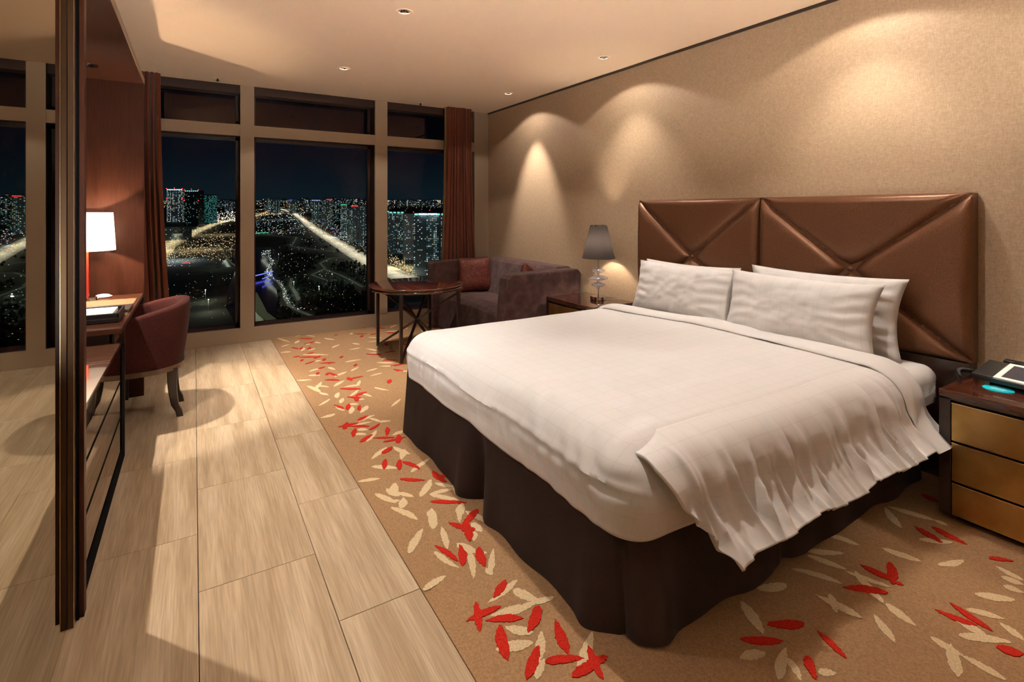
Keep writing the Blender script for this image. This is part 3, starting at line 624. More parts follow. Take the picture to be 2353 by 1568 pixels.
def cushion_mat(n, b):
    c = coords(n, (1, 1, 1)); v = N(n, 'ShaderNodeTexVoronoi', i_Scale=26.0, feature='DISTANCE_TO_EDGE'); nz = N(n, 'ShaderNodeTexNoise', i_Scale=8.0, i_Detail=3)
    n.links.new(c, nz.inputs['Vector']); md = N(n, 'ShaderNodeMix', data_type='RGBA'); md.inputs[0].default_value = .25
    n.links.new(c, md.inputs[6]); n.links.new(nz.outputs['Color'], md.inputs[7]); n.links.new(md.outputs[2], v.inputs['Vector'])
    l = N(n, 'ShaderNodeMath', operation='LESS_THAN'); l.inputs[1].default_value = .05; n.links.new(v.outputs['Distance'], l.inputs[0])
    m = N(n, 'ShaderNodeMix', data_type='RGBA'); n.links.new(l.outputs[0], m.inputs[0]); m.inputs[6].default_value = (.085, .010, .007, 1); m.inputs[7].default_value = (.24, .085, .05, 1)
    n.links.new(m.outputs[2], b.inputs['Base Color']); n.links.new(l.outputs[0], b.inputs['Metallic'])
M_cush = mat('rust_red_swirl_fabric', (.2, .03, .02), .55, sheen=.05, build=cushion_mat)
def weld(o):
    import bmesh
    bm = bmesh.new(); bm.from_mesh(o.data); bmesh.ops.remove_doubles(bm, verts=bm.verts, dist=.0004); bm.to_mesh(o.data); bm.free(); return o
c1 = obj('throw_cushion', pillow_mesh(.42, .40, .14, seed=2), M_cush, smooth=True, local=True, label='square rust red patterned cushion leaning in the far corner of the sofa', cat='cushion'); weld(c1)
place(c1, (2.80, 5.33, .412), (-.22, 0, math.radians(-6)))
c2 = obj('throw_cushion', pillow_mesh(.42, .40, .14, seed=5), M_cush, smooth=True, local=True, label='rust red cushion mostly hidden behind the near sofa arm, only its corner showing', cat='cushion'); weld(c2)
place(c2, (2.86, 4.40, .40), (.10, .30, math.radians(35)))
# ---- curtains
def curtain(name, x0t, x1t, x0b, x1b, yb, label, folds, seed, lining=None, ztop=ZC):
    t = thing('curtain', ((x0b + x1b) / 2, yb, .02), label, 'curtain')
    r_ = random.Random(seed); ph = [r_.uniform(0, 6) for _ in range(4)]
    def f(u, v):
        z = .02 + (ztop - .02) * v; k = (1 - v) ** 2.2
        x0 = x0t + (x0b - x0t) * k; x1 = x1t + (x1b - x1t) * k
        a = folds * 2 * PI * u + 1.2 * math.sin(2 * PI * u + ph[0]) + .6 * math.sin(5 * u + 2.2 * v + ph[1])
        y = yb + .034 * math.sin(a) * (.8 + .2 * math.sin(9 * u + ph[2])) + .008 * math.sin(2.3 * a + ph[3])
        return (x0 + (x1 - x0) * u + .010 * math.cos(a * 1.0), y, z)
    obj('drape', MB().grid(f, 160, 24), M_curtain, t, smooth=True, label='pleated drape')
    if lining:
        def g(u, v):
            z = .02 + (ztop - .02) * v; k = (1 - v) ** 2.2; x0 = x0t + (x0b - x0t) * k
            return (x0 - .028 + .03 * u, yb + .02 + .02 * math.sin(3 * u), z)
        obj('lining_edge', MB().grid(g, 4, 24), M_lining, t, smooth=True, label='ochre lining edge')
    return t
curtain('curtain', 2.655, 2.985, 2.56, 3.12, 5.83, 'rust brown curtain gathered at the right end of the window', 9, 3, lining=True)
curtain('curtain', -.86, -.27, -.90, -.17, 5.83, 'dark rust curtain gathered at the left end of the window', 13, 8, lining=False)
# ================================================================== bed
BX0, BX1, BY0, BY1 = 1.09, 3.17, 1.085, 3.03
bed = thing('bed', (2.1, 2.05, 0), 'king-size bed with dark skirted base and white mattress against the bronze headboard', 'bed')
obj('base', MB().box((1.16, 1.16, .06), (3.17, 2.97, .43)), M_skirt, bed, label='dark upholstered base')
mt = MB()
def slabr(x0, x1, y0, y1, z0, z1, r):
    def f(u, v):
        # ring-mapped rounded box top
        a, b_ = 2 * u - 1, 2 * v - 1; m_ = max(abs(a), abs(b_), 1e-6); hx_, hy_ = (x1 - x0) / 2, (y1 - y0) / 2
        qx, qy = a / m_ * (hx_ - r), b_ / m_ * (hy_ - r); t_ = min(1, m_ / .8)
        if m_ <= .8: return ((x0 + x1) / 2 + qx * t_, (y0 + y1) / 2 + qy * t_, z1)
        w = (m_ - .8) / .2; nx_ = 1 if abs(a) >= abs(b_) else 0
        nv = Vector((a / m_ if abs(a / m_) > .97 else 0, b_ / m_ if abs(b_ / m_) > .97 else 0, 0));
        if nv.length > 0: nv.normalize()
        if w < .6: an = w / .6 * PI / 2; o_, dz = r * math.sin(an), r * (1 - math.cos(an))
        else: o_, dz = r, r + (w - .6) / .4 * (z1 - z0 - r)
        return ((x0 + x1) / 2 + qx + nv.x * o_, (y0 + y1) / 2 + qy + nv.y * o_, z1 - dz)
    return f
_sl = slabr(1.16, 3.17, 1.095, 2.98, .41, .575, .07)
def _mat(u, v):
    x, y, z = _sl(u, v); k = min(1, max(0, (x - 2.72) / .16)); k = k * k * (3 - 2 * k)
    return (x, y - .037 * k * min(1, max(0, (2.0 - y) / .8)), z + .008 * k)
obj('mattress', MB().grid(_mat, 180, 160), M_linen2, bed, smooth=True, label='mattress in a white fitted sheet')
# skirt
def skirt():
    path = [(1.115, 3.02)]; segs = []
    L1 = 3.02 - 1.16; L2 = 3.10 - 1.12; tot = L1 + L2
    def base(s):
        if s < L1: return Vector((1.125, 3.02 - s, 0)), Vector((-1, 0, 0))
        k = s - L1
        return Vector((1.125 + k, 1.16, 0)), Vector((0, -1, 0))
    def pleat(s, z):
        q = 1 - z / .40; d = 0
        for c, w, dep in ((.93, .045, .085), (L1 - .02, .07, .085), (L1 + .80, .03, .02)):
            g = math.exp(-((s - c) / w) ** 2); d -= dep * g * q
            d += .022 * q * (math.exp(-((s - c + .12) / .05) ** 2) + math.exp(-((s - c - .14) / .06) ** 2)) * (1 if dep > .03 else .3)
        d += .007 * q * math.sin(s * 11) + .004 * math.sin(s * 23 + 2) * q
        return d
    def f(u, v):
        s = u * tot; z = .40 * (1 - v) + .004; p, n_ = base(s)
        # round the corner
        kc = max(0, 1 - abs(s - L1) / .05)
        nn = n_
        if abs(s - L1) < .06: a = (s - L1 + .06) / .12 * PI / 2; nn = Vector((-math.cos(a), -math.sin(a), 0))
        off = .012 + .028 * v + pleat(s, z) - .02 * kc
        return (p.x + nn.x * off, p.y + nn.y * off, z + .012 * v * math.sin(s * 9) ** 2 * (1 if s > L1 else .2))
    return MB().grid(f, 520, 16)
obj('bed_skirt', skirt(), M_skirt, bed, smooth=True, label='chocolate brown skirt with inverted pleats')
def skirt_far():
    return MB().grid(lambda u, v: (1.125 + 1.98 * u, 3.03 + .02 * v + .006 * math.sin(40 * u) * v, .40 - .395 * v), 120, 6)
obj('bed_skirt', skirt_far(), M_skirt, bed, smooth=True)
# duvet --------------------------------------------------------------------
ZT = .625
def puff(x, y):
    n_ = noise.noise(Vector((x * 1.6, y * 1.6, 3))) * .012 + noise.noise(Vector((x * 4, y * 4, 9))) * .004
    return n_ + .012 * math.cos((y - 2.05) / .95 * PI / 2)
XH = 2.78; KY = 1.15
def duvet_top():
    r = .15; xe, yn, yf = 1.065 + r, 1.05 + r * KY, 3.045 - r; mq = r * PI / 2
    drop_hang = .105
    M_ = mq + drop_hang
    def f(u, v):
        # u: head -> foot hem ; v: far hem -> near hem
        sx_ = u * (XH - xe + M_); X_ = XH - sx_; a = max(0, xe - X_)
        tot = (yf - yn) + 2 * M_; ty = v * tot - M_; Yq = yf - ty
        b_ = 0
        if ty < 0: b_ = -ty; sgn = 1; yc = yf
        elif Yq < yn: b_ = yn - Yq; sgn = -1; yc = yn
        else: sgn = 0; yc = Yq
        xc = max(X_, xe); m_ = max(a, b_)
        if m_ <= 0: 
            return (xc, yc, ZT + puff(xc, yc))
        nv = Vector((-a, sgn * b_, 0)); nv.normalize()
        if m_ < mq: an = m_ / r; o_, dz = r * math.sin(an), r * (1 - math.cos(an))
        else: o_, dz = r - .012 * (m_ - mq) / drop_hang, r + (m_ - mq)
        ins = (max(0, -nv.y) ** 3) * min(1, m_ / .10) * .030
        w = m_ / M_; s_ = yc + xc + nv.x * .3
        k = Vector((xc * 2, yc * 2 + nv.y, m_ * 5))
        wr = (noise.noise(Vector((yc * 7 + m_ * 6, xc * 7, m_ * 9))) * .008 + noise.noise(Vector((yc * 2.6 + 4, xc * 2.6, m_ * 14))) * .010) * min(1, w * 1.6)
        if nv.x < -.5:   # puckered seam along the foot
            sm = .19 + .012 * noise.noise(Vector((yc * 2.2, 5, 5)))
            wr += -nv.x * (.007 * math.exp(-((m_ - sm) / .010) ** 2) - .005 * math.exp(-((m_ - sm - .022) / .012) ** 2))
            wr += -nv.x * .006 * noise.noise(Vector((yc * 26, 3, m_ * 5))) * math.exp(-((m_ - sm - .03) / .05) ** 2)
        # gathers near the near-foot corner
        if yc < 1.9 and nv.x < -.2:
            g = max(0, 1 - (yc - yn) / .65) * w * (1 - w * .75)
            wr += .012 * g * math.sin((yc * 1.0 + m_ * .9) * 62 + 2 * noise.noise(k))
        o_ += wr * (1 - max(0, -nv.y) ** 3) - ins / KY; dz += ins * .5; hemw = .006 * math.sin(s_ * 11) * (w > .85)
        return (xc + nv.x * o_, yc + nv.y * o_ * (KY if nv.y < 0 else 1), ZT + puff(xc, yc) * (1 - w) - dz + hemw)
    tot = (yf - yn) + 2 * M_
    return MB().grid(f, 170, 210, uvf=lambda u, v: (u * (XH - xe + M_), v * tot))
dv = thing('duvet', (2.0, 2.05, .35), 'white check-woven duvet spread over the bed, hanging down at the foot and near side', 'duvet')
du = obj('duvet_cover', duvet_top(), M_linen, dv, smooth=True); so = du.modifiers.new('thick', 'SOLIDIFY'); so.thickness = .012; so.offset = -1
def ridge(x, p=1.0):
    s_ = math.sin(x); return (1 - abs(s_)) ** p
def flap_pt(x_, q, lift=0.0, foot=True):
    """side fall: q 0 = on the plateau, 1 = hem"""
    r = .15; ys = 1.05 + r * KY; mq = r * PI / 2; Lh = mq + .195; m_ = q * Lh
    if m_ < mq: an = m_ / r; o_, dz = r * KY * math.sin(an), r * (1 - math.cos(an)); nn = Vector((0, -math.sin(an), math.cos(an) * KY)).normalized()
    else: o_, dz = r * KY + (m_ - mq) ** 2 * 2.6, r + (m_ - mq) * .90; nn = Vector((0, -1, (m_ - mq) * 4.6)).normalized()
    return Vector((x_, ys - o_, ZT + puff(x_, ys - o_) * (1 - q) - dz)) + nn * lift
_rf = random.Random(21); FOLDS = []
for _i in range(46):
    _x = 1.2 + 1.62 * (_i + _rf.uniform(-.9, .9)) / 46; _q = _rf.choice((.12, .2, .3, .45, .6)) + _rf.uniform(-.05, .05)
    FOLDS.append((_x, _q, _x + _rf.uniform(-.02, .10) * (1 - _q) * 1.4, _rf.uniform(.008, .019) * (1.5 - _q * .8), _rf.uniform(.009, .028) * _rf.choice((1, 1, .5)), _rf.uniform(-.02, .02), _rf.uniform(.75, 1.15)))
def flap_wr(x_, q):
    w = .010 * noise.noise(Vector((x_ * 3.2, q * 1.6, 1))) * min(1, q * 2) + .005 * noise.noise(Vector((x_ * 11 - q * 4, q * 7, 5))) * min(1, q * 1.5)
    for xs, qs, xe_, wd, am, bend, q1 in FOLDS:
        if q <= qs: continue
        t = (q - qs) / (1.02 - qs); c = xs + (xe_ - xs) * t + bend * math.sin(PI * t)
        dx = (x_ - c) / wd
        if abs(dx) > 4: continue
        f_ = min(1, t * 2.2) ** 1.2 * (1 if q < q1 else max(0, 1 - (q - q1) / .2))
        w += am * f_ * (math.exp(-dx * dx) - .55 * math.exp(-((dx - 1.7) / 1.2) ** 2))
    return w
def flap():
    def f(u, v):
        x1 = 1.165 + .21 * max(0, (v - .3) / .7) ** 1.1; x0 = 2.74 - .03 * v
        x_ = x0 + (x1 - x0) * u
        ramp = min(1, v / .3); ramp = ramp * ramp * (3 - 2 * ramp)
        w = max(flap_wr(x_, v), -.014) * min(1, v / .2)
        foot = max(0, 1 - (x_ - x1) / .09)
        p = flap_pt(x_, v, -.004 + .016 * ramp + w + .020 * foot ** 2 * v - .035 * max(0, 1 - (x_ - x1) / .14) * (1 - ramp))
        k = max(0, v - .7) / .3
        hd = max(0, (x_ - 2.35) / .4) ** 2 * v * v; p.y -= .018 * hd
        p.z += k * (.010 * math.sin(x_ * 14 + 1) + .012 * noise.noise(Vector((x_ * 8, 2, 2)))) - .035 * foot * k
        return tuple(p)
    return MB().grid(f, 460, 100, uvf=lambda u, v: (u * 1.6 + .01, v * .54))
fl = obj('side_fall', flap(), M_linen, dv, smooth=True, label='creased side hanging over the near edge')
so = fl.modifiers.new('thick', 'SOLIDIFY'); so.thickness = .010; so.offset = -1
def fold_band():
    ys = 1.05 + .15 * KY; Lh = .15 * PI / 2 + .195
    top_len = 2.97 - ys; tot = top_len + Lh
    def f(u, v):
        s = v * tot
        if s < top_len:
            y = 2.97 - s; k = (y - 1.34) / 1.63
            xc = 2.765 - .20 * max(0, k - .35) ** 1.2; wd = .085 + .02 * (1 - k); q = 0
        else:
            q = (s - top_len) / Lh; xc = 2.765 + .02 * q; wd = .105 - .030 * q
        an = u * 2 * PI; sz = math.sin(an); xo = xc - math.cos(an) * wd
        up = max(sz, -.3) * (.022 + .004 * math.sin(s * 9)) + .008 + .005 * noise.noise(Vector((xo * 9, s * 5, 4)))
        if q == 0:
            ee = min(1, (2.97 - y) / .03 + .3)
            return (xo, y, ZT + puff(min(xo, 2.78), y) + up * ee - max(0, (y - 2.85)) ** 2 * 2.2)
        up += .012 * min(1, q * 3) + .016 * q * (ridge(xo * 34 + s * 9, 1.6) - .35)
        p = flap_pt(xo, min(q, 1.0), up); p.y -= .022 * q * q; return tuple(p)
    return MB().grid(f, 32, 260, uvf=lambda u, v: (u * .4, v * 2.3))
obj('turned_fold', fold_band(), M_linen2, dv, smooth=True, label='turned-down head edge')
# pillows
def pillow(w, x, y, z, lean, yaw, label, seed, h=.40, th=.16, roll=0):
    o = obj('pillow', pillow_mesh(w, h, th, 44, seed=seed, wr=.014, pinch=.085, edge_wr=.011), M_linen, smooth=True, local=True, label=label, cat='pillow', group='white pillows leaning on the headboard'); weld(o)
    # local y axis -> faces -x world : rotate 90 deg about z, lean back
    o.matrix_world = Matrix.Translation((x, y, z)) @ Matrix.Rotation(math.radians(yaw), 4, 'Z') @ Matrix.Rotation(roll, 4, 'X') @ Matrix.Rotation(lean, 4, 'Y') @ Matrix.Rotation(PI / 2, 4, 'Z')
    return o
pillow(.84, 3.00, 2.53, .590, .22, 0, 'white pillow behind, against the left headboard panel', 3, h=.39, th=.13)
pillow(.87, 3.01, 1.605, .590, .20, 0, 'white pillow behind, against the right headboard panel, poking out on the right', 6, h=.42, th=.13)
pillow(.87, 2.85, 2.46, .595, .26, -1, 'front white pillow on the left half of the bed', 1, h=.39, th=.16)
pillow(.86, 2.84, 1.645, .593, .26, 1, 'front white pillow on the right half of the bed', 9, h=.40, th=.17)
# ---- headboard
def headboard():
    t = thing('headboard', (3.25, 2.063, 0), 'tall bronze satin headboard of two tufted panels with crossed grooves and buttons', 'headboard')
    for (y0, y1, cz_, lb) in ((2.068, 3.166, 1.004, 'left tufted panel'), (.958, 2.060, 1.016, 'right tufted panel')):
        z0, z1 = .605, 1.440; cy = (y0 + y1) / 2
        cs = [(y0, z0), (y1, z0), (y1, z1), (y0, z1)]
        def segd(p, a, b_):
            ax, ay = a; bx, by = b_; dx, dy = bx - ax, by - ay; k = max(0, min(1, ((p[0] - ax) * dx + (p[1] - ay) * dy) / (dx * dx + dy * dy)))
            return math.hypot(p[0] - ax - k * dx, p[1] - ay - k * dy)
        def f(u, v, y0=y0, y1=y1, cz_=cz_, cy=cy, cs=cs):
            y = y0 + (y1 - y0) * u; z = z0 + (z1 - z0) * v
            d = min(segd((y, z), (cy, cz_), c) for c in cs); e_ = min(y - y0, y1 - y, z - z0, z1 - z)
            dc = math.hypot(y - cy, z - cz_)
            g = 1 - math.exp(-(d / .020) ** 1.1); b_ = min(1, e_ / .045); rr_ = math.sqrt(max(0, 1 - (1 - b_) ** 2))
            bulge = min(1, d / .25) * .014
            h = .028 + .032 * rr_ + (.036 * g - .036) * min(1, rr_ + .1) + bulge * rr_ - .022 * math.exp(-(dc / .06) ** 2)
            return (XR - .045 - h, y, z)
        mb = MB().grid(f, 150, 120); n_ = len(mb.v)
        pan = obj('tufted_panel', mb, M_hb, t, smooth=True, label=lb)
        obj('panel_core', MB().box((XR - .072, y0 + .001, z0 + .001), (XR - .003, y1 - .001, z1 - .001)), M_hb, t)
        bt = MB(); px_ = XR - .045 - .022
        for k in range(9): pass
        bt.grid(lambda u, v: (px_ - .016 * math.cos(v * PI / 2), cy + .017 * math.sin(v * PI / 2) * math.cos(2 * PI * u), cz_ + .017 * math.sin(v * PI / 2) * math.sin(2 * PI * u)), 20, 6)
        obj('button', bt, M_hb, t, smooth=True)
    obj('base_rail', MB().box((XR - .09, .962, .0), (XR - .003, 3.162, .604)), M_hbrail, t, bevel=.003, label='glossy dark rail below the panels')
    return t
headboard()
# ---- nightstands
def nightstand(y0, y1, ztop, label, h0=0.0):
    x0, x1 = 2.795, 3.285
    t = thing('nightstand', ((x0 + x1) / 2, (y0 + y1) / 2, 0), label, 'nightstand', 'nightstands either side of the bed')
    fr = MB().box((x0, y1 - .042, .03), (x1, y1, ztop - .03)).box((x0, y0, .03), (x1, y0 + .042, ztop - .03)).box((x0 + .03, y0 + .04, .03), (x1, y1 - .04, ztop - .03)).box((x0, y0, .52 - .569 + ztop + .01), (x1, y1, ztop - .028))
    obj('carcass', fr, M_espresso, t, bevel=.002)
    obj('nightstand_top', MB().box((x0, y0, ztop - .03), (x1, y1, ztop)), M_darktop, t, bevel=.003, label='glossy dark wood top')
    obj('plinth', MB().box((x0 + .05, y0 + .05, 0), (x1 - .02, y1 - .05, .03)), M_black, t)
    zs = [.035, .183, .357, ztop - .040]
    for k in range(3):
        za, zb = zs[k] , zs[k + 1] - .008
        d = obj('drawer', MB().box((x0 - .004, y0 + .046, za), (x0 + .03, y1 - .046, zb)), M_gold, t, bevel=.0015, label='brushed gold drawer front')
        obj('drawer_lip', MB().box((x0 - .006, y0 + .046, zb - .0035), (x0 + .01, y1 - .046, zb)), M_goldedge, d)
    return t
nightstand(.30, .948, .569, 'right nightstand with three gold drawers, holding the telephone')
nightstand(3.262, 3.925, .552, 'left nightstand by the sofa, holding the dark-shaded lamp')
# crystal lamp
def crystal_lamp(x, y, z, lbl):
    t = thing('table_lamp', (x, y, z), lbl, 'lamp')
    Z0 = z; 
    obj('base', MB().lathe([(0, .034), (.070, .034), (.074, .030), (.074, .004), (.070, 0), (0, 0)], (x, y, Z0), 40), M_chrome, t, smooth=False, bevel=0)
    obj('rod', MB().tube([(x, y, Z0 + .03), (x, y, Z0 + .40)], .006, 12), M_chrome, t, smooth=True)
    def ring(zc, R, hh): return MB().lathe([(.008, zc - hh), (R * .45, zc - hh * .8), (R * .95, zc - .006), (R, zc), (R * .95, zc + .006), (R * .45, zc + hh * .8), (.008, zc + hh)], (x, y, Z0), 40, closed=True)
    for zc, R in ((.135, .064), (.195, .088), (.262, .064)):
        obj('glass_disc', ring(zc, R, .024), M_crystal, t, smooth=True, label='clear glass disc')
    for zc in (.105, .165, .229, .292): obj('bead', MB().lathe([(0, zc - .009), (.012, zc - .006), (.014, zc), (.012, zc + .006), (0, zc + .009)], (x, y, Z0), 20), M_crystal, t, smooth=True)
    zb, zt_ = .372, .668
    obj('lamp_shade', MB().lathe([(.146, zb), (.075, zt_)], (x, y, Z0), 48), M_bshade, t, smooth=True, label='charcoal fabric shade')
    obj('shade_rim', MB().lathe([(.0765, zt_ - .004), (.0765, zt_ + .002), (.0725, zt_ + .002), (.0725, zt_ - .004)], (x, y, Z0), 40, closed=True), M_chrome, t, smooth=True)
    obj('bulb', MB().lathe([(0, .42), (.014, .425), (.022, .455), (.018, .48), (0, .495)], (x, y, Z0), 20), emitter('bed_lamp_glow', (1, .88, .72), 40), t, smooth=True)
    light('bed_lamp_light', 'POINT', (.0, 0, .515), 16, (1, .85, .70), parent=t, shadow_soft_size=.02)
    obj('power_cord', MB().tube([(x + .06, y - .03, Z0 + .006), (x + .11, y - .08, Z0 + .004), (x + .17, y - .10, Z0 + .004)], .0025, 8), mat('clear_grey_cord', (.5, .48, .46), .4), t, smooth=True)
crystal_lamp(3.10, 3.545, .552, 'bedside lamp with tapered charcoal shade on stacked glass discs, left of the bed')
crystal_lamp(3.10, .42, .569, 'matching charcoal-shaded lamp on the right nightstand, beyond the telephone')
# telephone
def telephone():
    t = thing('telephone', (3.10, .72, .569), 'black desk telephone with large white-framed screen on the right nightstand', 'telephone')
    L, D = .50, .17
    R = Matrix.Translation((3.03, .905, .585)) @ Matrix.Rotation(math.radians(-96), 4, 'Z') @ Matrix.Rotation(math.radians(14), 4, 'X')
    M_b = mat('dark_grey_plastic', (.030, .028, .024), .35); M_k = mat('black_plastic', (.008, .008, .009), .35)
    obj('body', MB().box((0, 0, 0), (L, D, .022), M=R), M_k, t, bevel=.003)
    obj('side_plate', MB().box((.002, .002, .022), (.075, D - .002, .027), M=R), M_b, t, bevel=.002, label='dark grey handset rest')
    fr = MB()
    for a, b_ in (((.077, .004), (L - .02, .022)), ((.077, D - .018), (L - .02, D - .002)), ((.077, .022), (.097, D - .018)), ((L - .04, .022), (L - .02, D - .018))):
        fr.box((a[0], a[1], .022), (b_[0], b_[1], .028), M=R)
    obj('screen_frame', fr, mat('warm_white_plastic', (.80, .74, .66), .3), t, label='white frame')
    obj('screen', MB().box((.097, .022, .022), (L - .04, D - .018, .0265), M=R), mat('grey_screen_glass', (.045, .047, .06), .12, coat=.6), t, label='dark grey screen')
    obj('back_ridge', MB().box((.05, D, .004), (L, D + .03, .034), M=R), M_k, t, bevel=.004)
    obj('stand', MB().box((.02, D - .06, -.04), (L - .05, D - .01, .0), M=R), M_k, t)
    pts = []
    for i in range(220):
        q = i / 219; a = q * 2 * PI * 24; base = Vector((3.02 + .16 * q, .945 + .028 * math.sin(q * PI), .580 + .012 * math.sin(q * PI)))
        pts.append(base + Vector((0, .0085 * math.cos(a), .0085 * math.sin(a))))
    obj('coiled_cord', MB().tube(pts, .0022, 6), M_k, t, smooth=True, label='coiled black cord')
telephone()
def card():
    mb = MB(); c = (2.995, .805); n_ = 72; z0, z1 = .5695, .5715; vs = []
    for z in (z0, z1):
        for k in range(n_):
            a = 2 * PI * k / n_; r = .052 * (1 + .05 * abs(math.sin(a * 9)) - .02); vs.append((c[0] + r * math.cos(a), c[1] + 1.0 * r * math.sin(a), z))
    fs = [tuple(range(n_, 2 * n_)), tuple(range(n_ - 1, -1, -1))] + [(k, (k + 1) % n_, n_ + (k + 1) % n_, n_ + k) for k in range(n_)]
    t = obj('notice_card', mb.add(vs, fs), mat('turquoise_card', (.0, .42, .52), .5), None, label='turquoise scalloped card lying on the right nightstand before the telephone', cat='card')
    tx = MB()
    for i, w in enumerate((.018, .026, .03, .024)):
        y_ = c[1]; x_ = c[0] + .022 - i * .013
        for j in range(9):
            yy = y_ - w + 2 * w * j / 9
            tx.box((x_ - (.0025 if i != 2 else .004), yy, z1), (x_ + (.0025 if i != 2 else .004), yy + w * .15, z1 + .0003))
    obj('lettering', tx, mat('pale_print', (.45, .75, .78), .5), t, label='faint pale print')
card()
# ================================================================== the city below the windows
HC = 120.0; SLOPE = 30.0 / F_PX
def cw(r, d, z): return Vector((CS * r + SN * d, -SN * r + CS * d, z))
def gz(d): return EYE - (HC + EYE) + SLOPE * d
def depth(py): return (HC + EYE) * F_PX / (py - 455.0)
def cpx(px, py, lift=0.0):
    d = depth(py); return cw((px - CX) / F_PX * d, d, gz(d) + lift)
M_ground = mat('night_ground', (.03, .04, .028), .95, build=noise_col([(.012, .018, .012), (.05, .06, .04)], nscale=.02, detail=6, wrld=True))
M_water = mat('dark_water', (.002, .004, .006), .12, spec=.3)
M_road = mat('pale_asphalt', (.30, .29, .25), .8, build=noise_col([(.20, .19, .16), (.42, .40, .34)], nscale=.05, detail=5, wrld=True))
M_lawn = mat('park_path', (.20, .21, .15), .9)
g = MB()
g.add([tuple(cw(r, d, gz(d))) for d in (60, 20000) for r in ((-300, 400) if d == 60 else (-22000, 16000))], [(0, 1, 3, 2)])
obj('city_ground', g, M_ground, kind='structure')
PATHS = []
def ribbon(name, pts, w0, mat_, label, cat, lift=.4, light_e=0, lc=(1, .9, .7), lw=None, group=None):
    """road or path through a list of (px, py) ground points, w0 metres wide"""
    P = [cpx(*p, lift) for p in pts]; L = []; PATHS.append(pts) if name != 'river' else None
    for i in range(len(P)):
        d = (P[min(i + 1, len(P) - 1)] - P[max(i - 1, 0)]); d.z = 0; d.normalize(); L.append(Vector((-d.y, d.x, 0)) * w0 / 2)
    vs = []; fs = []
    for p, l in zip(P, L): vs += [p - l, p + l, p + l - Vector((0, 0, .5)), p - l - Vector((0, 0, .5))]
    for i in range(len(P) - 1):
        for a, b_ in ((0, 1), (1, 2), (2, 3), (3, 0)): fs.append((4 * i + a, 4 * i + b_, 4 * i + 4 + b_, 4 * i + 4 + a))
    mb = MB().add(vs, [f[::-1] for f in fs]); c = sum(P, Vector()) / len(P)
    o = obj(name, mb, mat_, None, origin=c, label=label, cat=cat, group=group)
    if light_e:
        for i in range(len(P) - 1):
            m_ = (P[i] + P[i + 1]) / 2; d = P[i + 1] - P[i]; ln = d.length
            a = math.atan2(d.y, d.x)
            la = light('street_lamps', 'AREA', (m_ - c) + Vector((0, 0, 14)), light_e * ln * w0 / 100, lc, (0, 0, a), o, shape='RECTANGLE', size=ln, size_y=(lw or w0 * .5))
    return o
Z2 = lambda zx, zy: (580 + zx / 4.126, 400 + zy / 4.126)     # reading aids for points taken from enlarged crops
Z1 = lambda zx, zy: (350 + zx / 4.128, 400 + zy / 4.128)
road = [(640, 478), Z2(395, 375), Z2(470, 425), Z2(560, 500), Z2(680, 580), Z2(800, 650), Z2(950, 745), Z2(1100, 835), Z2(1290, 920), Z2(1500, 1010)]
ribbon('avenue', road, 44, M_road, 'broad lit avenue running diagonally away through the middle window', 'road', light_e=430, lc=(1, .93, .72))
LR = [Z1(20, 800), Z1(110, 700), Z1(230, 630), Z1(380, 560), Z1(560, 485), Z1(700, 445), Z1(860, 420), Z1(1000, 390), Z1(1250, 375)]
ribbon('avenue', LR, 48, M_road, 'wide amber-lit avenue seen through the left window', 'road', light_e=330, lc=(1, .85, .50))
ribbon('river', [Z2(-120, 880), Z2(30, 700), (600, 600), (596, 660), (606, 700), (640, 735), (680, 790), (720, 840)], 75, M_water, 'dark river curving through the park', 'river', lift=.2)
bank = [Z2(160, 735), Z2(95, 760), Z2(150, 800), Z2(190, 840), Z2(165, 890), Z2(135, 940), Z2(175, 985), Z2(250, 1030), Z2(300, 1100), Z2(312, 1180), Z2(350, 1250), Z2(430, 1300), Z2(560, 1350)]
ribbon('bank_path', bank, 5, M_road, 'pale lamplit path following the river bank', 'path', light_e=190, lc=(.95, 1, .8), lw=8, lift=.6)
ribbon('bank_path', [Z2(0, 1130), Z2(40, 1210), Z2(90, 1320), Z2(180, 1390), Z2(330, 1470)], 10, M_lawn, 'olive grass bank on the near side of the river', 'path', light_e=110, lc=(.9, .95, .6), lw=8, lift=.6)
for i, (pp, lb) in enumerate((([Z2(700, 1010), Z2(560, 960), Z2(690, 900), Z2(640, 850), Z2(740, 800), Z2(860, 790)], 'park path looping between dark trees'),
               ([Z2(690, 910), Z2(830, 960), Z2(930, 1010), Z2(1050, 1080)], 'park path descending to the right of the middle window'),
               ([Z2(20, 560), Z2(160, 580), Z2(420, 600), Z2(370, 690), Z2(560, 715), Z2(760, 735)], 'far winding park path with lamps'),
               ([Z2(370, 990), Z2(360, 1060), Z2(410, 1130), Z2(440, 1200)], 'short bright path in the park grove'),
               ([Z2(130, 580), Z2(300, 545), Z2(520, 500)], 'straight path across the dark park'),
               ([Z1(620, 660), Z1(680, 760), Z1(740, 840), Z1(800, 880)], 'lamplit path at the right of the left window'))):
    ribbon('park_path', pp, 4.5, M_lawn, lb, 'path', light_e=240, lc=(.9, 1, .8), lw=6, lift=.6)
for pp, lb in (([(590, 493), (640, 482), (700, 478)], 'far amber cross street, nearest of the distant streets'), ([(590, 482), (660, 476), (690, 470)], 'far amber street below the skyline'), ([(700, 490), (716, 482), (735, 476)], 'far street bending behind the towers')):
    ribbon('far_street', pp, 40, M_road, lb, 'road', light_e=420, lc=(1, .62, .28))
